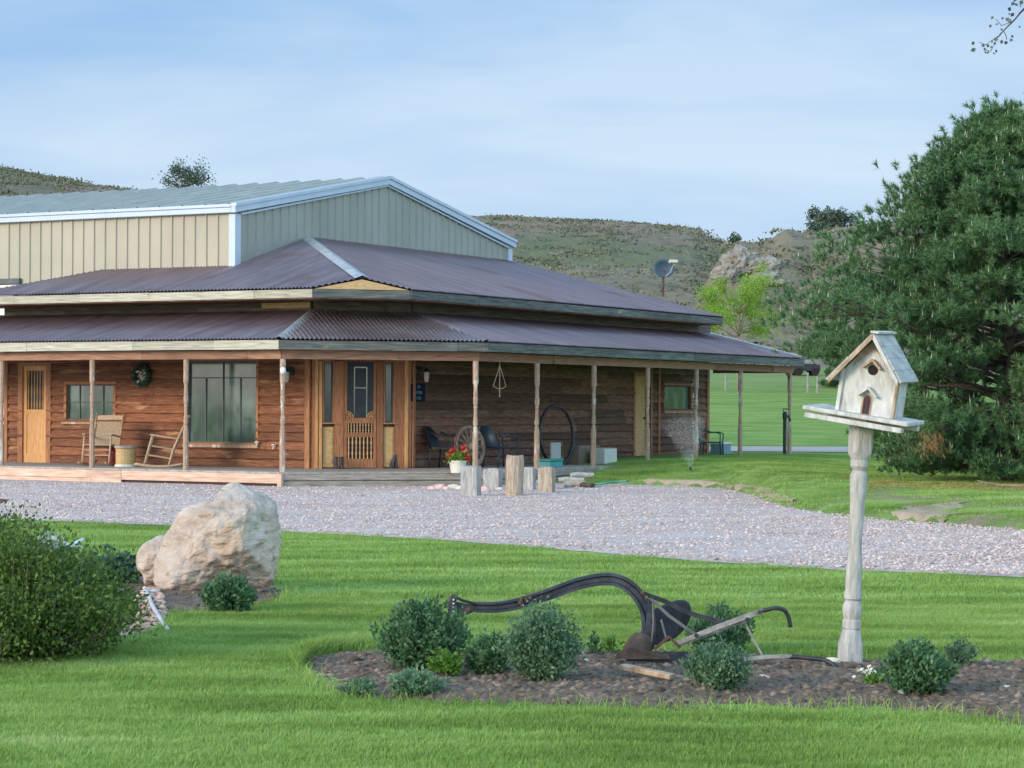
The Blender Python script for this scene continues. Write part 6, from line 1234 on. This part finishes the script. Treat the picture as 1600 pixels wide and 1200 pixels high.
# ------------------------------------------------------------------ grass blades (uncountable: one object, instanced tufts)
def grass():
    def patch(nm, n, size, h, w):
        P = RNG.uniform(-size / 2, size / 2, (n, 2)); a = RNG.uniform(0, 2 * pi, n); hh = h * RNG.uniform(.55, 1.2, n); ln = RNG.uniform(.1, .75, n) * hh
        b = np.stack([P[:, 0], P[:, 1], np.full(n, -.008)], 1); dx = np.stack([np.cos(a), np.sin(a), np.zeros(n)], 1); lx = np.stack([np.cos(a + 1.3), np.sin(a + 1.3), np.zeros(n)], 1); up = np.array([0, 0, 1.])
        wv = (w * RNG.uniform(.7, 1.3, n))[:, None]; m1 = b + lx * (ln * .3)[:, None] + up * (hh * .6)[:, None]; tp = b + lx * ln[:, None] + up * hh[:, None]
        v = np.stack([b - dx * wv, b + dx * wv, m1 + dx * wv * .7, m1 - dx * wv * .7, tp], 1).reshape(-1, 3); k = np.arange(n)[:, None] * 5
        f = np.concatenate([k + np.array([0, 1, 2]), k + np.array([0, 2, 3]), k + np.array([3, 2, 4])])
        me = npmesh(nm, v, f, 'blade'); me_ = me.data; bpy.data.objects.remove(me); o = bpy.data.objects.new(nm, me_); return o
    near = patch('grass_tuft', 480, .30, .032, .0022); far = patch('grass_tuft_coarse', 260, .55, .034, .0042)
    def pts(fn, y0, y1, step, marg=1.12):
        out = []; y = y0
        while y < y1:
            xw = 800 / F * y * marg + .6; x = -xw
            while x < xw:
                X = x + random.uniform(-.5, .5) * step; Y = y + random.uniform(-.5, .5) * step
                if fn(X, Y): out.append((X, Y, gz(X, Y)))
                x += step
            y += step
        return out
    bb = [(min(p[0] for p in R), max(p[0] for p in R), min(p[1] for p in R), max(p[1] for p in R)) for R in (BED, BED2)]
    def ok(X, Y, m_=.10):
        p = pxa(X, Y); n_ = lerpt(NEAR, p); f_ = lerpt(FAR, p)
        if n_ - .03 + .10 * fbm(p * .02, 0, 1, 3, 4.) - .1 * (Y > 19) < Y < f_ + (.03 if p > 866 else 99): return False
        for R, b_ in zip((BED, BED2), bb):
            if b_[0] - .3 < X < b_[1] + .3 and b_[2] - .3 < Y < b_[3] + .3 and (inside(R, X, Y) or edge_dist(R, X, Y) < m_): return False
        if Y > 29 and p > 866 and any(inside(q, X, Y) and edge_dist(q, X, Y) > .07 for q in EARTH): return False
        if Y > 27 and p > 866:
            u_, v_ = loc2(X, Y)
            if u_ < 3.15 and u_ > -40 and v_ > 0: return False
            if X > 4.8 and Y < 45 and fbm(X, Y, .75, 3, 40.) > .12 - .25 * ss(34, 29, Y): return False
        return True
    A = pts(ok, 9.2, 19, .165); B = pts(lambda x, y: ok(x, y, .2), 19, 60, .36)
    for nm, P, src, lb in (('lawn_grass', A, near, 'short mown grass blades in the foreground'), ('lawn_grass_distant', B, far, 'short mown grass by the driveway and near the porch')):
        me = bpy.data.meshes.new(nm); me.from_pydata(P, [], []); o = bpy.data.objects.new(nm, me); COL.objects.link(o); tag(o, lb, 'grass', kind='stuff')
        g = bpy.data.node_groups.new(nm, 'GeometryNodeTree'); g.interface.new_socket('Geometry', in_out='INPUT', socket_type='NodeSocketGeometry'); g.interface.new_socket('Geometry', in_out='OUTPUT', socket_type='NodeSocketGeometry')
        gi = g.nodes.new('NodeGroupInput'); go = g.nodes.new('NodeGroupOutput'); ip = g.nodes.new('GeometryNodeInstanceOnPoints'); oi = g.nodes.new('GeometryNodeObjectInfo'); oi.inputs[0].default_value = src
        rv = g.nodes.new('FunctionNodeRandomValue'); rv.data_type = 'FLOAT_VECTOR'; rv.inputs[0].default_value = (-.03, -.03, 0); rv.inputs[1].default_value = (.03, .03, 6.283)
        rs = g.nodes.new('FunctionNodeRandomValue'); rs.data_type = 'FLOAT_VECTOR'; rs.inputs[0].default_value = (.9, .9, .75); rs.inputs[1].default_value = (1.15, 1.15, 1.2); rs.inputs[8].default_value = 5
        l_ = g.links.new; l_(gi.outputs[0], ip.inputs['Points']); l_(oi.outputs['Geometry'], ip.inputs['Instance']); l_(rv.outputs[0], ip.inputs['Rotation']); l_(rs.outputs[0], ip.inputs['Scale']); l_(ip.outputs[0], go.inputs[0])
        o.modifiers.new('grass', 'NODES').node_group = g
def blade_material():
    m = bpy.data.materials.new('grass_blades'); m.use_nodes = True; t = m.node_tree; t.nodes.clear(); g = N(t, 'ShaderNodeNewGeometry'); mp = N(t, 'ShaderNodeMapping'); mp.inputs['Scale'].default_value = (.35, 1.3, 1); mp.inputs['Rotation'].default_value = (0, 0, -.08)
    t.links.new(g.outputs['Position'], mp.inputs[0]); no = N(t, 'ShaderNodeTexNoise', Scale=1.1, Detail=6.0, Roughness=.62); t.links.new(mp.outputs[0], no.inputs['Vector'])
    a = N(t, 'ShaderNodeMath', _operation='MULTIPLY_ADD', i1=.16); t.links.new(g.outputs['Random Per Island'], a.inputs[0]); t.links.new(no.outputs[0], a.inputs[2])
    r = ramp(t, a.outputs[0], [(.40, (.135, .225, .042)), (.56, (.245, .375, .080)), (.72, (.36, .50, .15)), (.84, (.50, .54, .26))])
    b = N(t, 'ShaderNodeBsdfPrincipled', Roughness=.5); b.inputs['Specular IOR Level'].default_value = .25; tr = N(t, 'ShaderNodeBsdfTranslucent'); ms = N(t, 'ShaderNodeMixShader', i0=.3)
    t.links.new(r.outputs[0], b.inputs['Base Color']); t.links.new(r.outputs[0], tr.inputs[0]); t.links.new(b.outputs[0], ms.inputs[1]); t.links.new(tr.outputs[0], ms.inputs[2]); t.links.new(ms.outputs[0], N(t, 'ShaderNodeOutputMaterial').inputs[0]); return m
M['blade'] = blade_material(); grass()
# longer uncut blades along the edge of the beds
def long_grass():
    P = []; 
    for R_ in (BED, BED2):
        for i in range(len(R_)):
            a, b = R_[i - 1], R_[i]; ln = sqrt((a[0] - b[0]) ** 2 + (a[1] - b[1]) ** 2)
            for _ in range(int(ln * 190)):
                u = random.random(); x = a[0] + (b[0] - a[0]) * u + random.gauss(0, .035); y = a[1] + (b[1] - a[1]) * u + random.gauss(0, .035)
                if abs(pxa(x, y) - 800) < 900: P.append((x, y, gz(x, y) + .0))
    lip = [(466, 1046), (474, 1030), (500, 1020), (540, 1016), (592, 1012)]; m_ = len(P)
    for _ in range(9000):
        i = random.randrange(4); u = random.random(); px = lip[i][0] + (lip[i + 1][0] - lip[i][0]) * u; py = lip[i][1] + (lip[i + 1][1] - lip[i][1]) * u; d = gd(px, py) + random.gauss(0, .09); P.append(((px - 800) / F * d, d, gz(0, d)))
    P = np.array(P); n = len(P); D = norm(np.stack([RNG.normal(0, .35, n), RNG.normal(0, .35, n), np.ones(n)], 1)); h = (.03 + .075 * RNG.uniform(0, 1, n) ** 2)[:, None]; h[m_:] += .018; S_ = norm(np.cross(D, RNG.normal(size=D.shape))) * .0028
    bend = norm(RNG.normal(size=D.shape) * np.array([1, 1, .2])) * h * .35; v = np.stack([P - S_, P + S_, P + D * h * .6 + S_ * .7, P + D * h * .6 - S_ * .7, P + D * h + bend], 1).reshape(-1, 3); k = np.arange(n)[:, None] * 5
    f = np.concatenate([k + np.array([0, 1, 2]), k + np.array([0, 2, 3]), k + np.array([3, 2, 4])]); tag(npmesh('edge_grass', v, f, 'blade'), 'longer uncut grass blades along the edges of the beds', 'grass', kind='stuff')
long_grass()
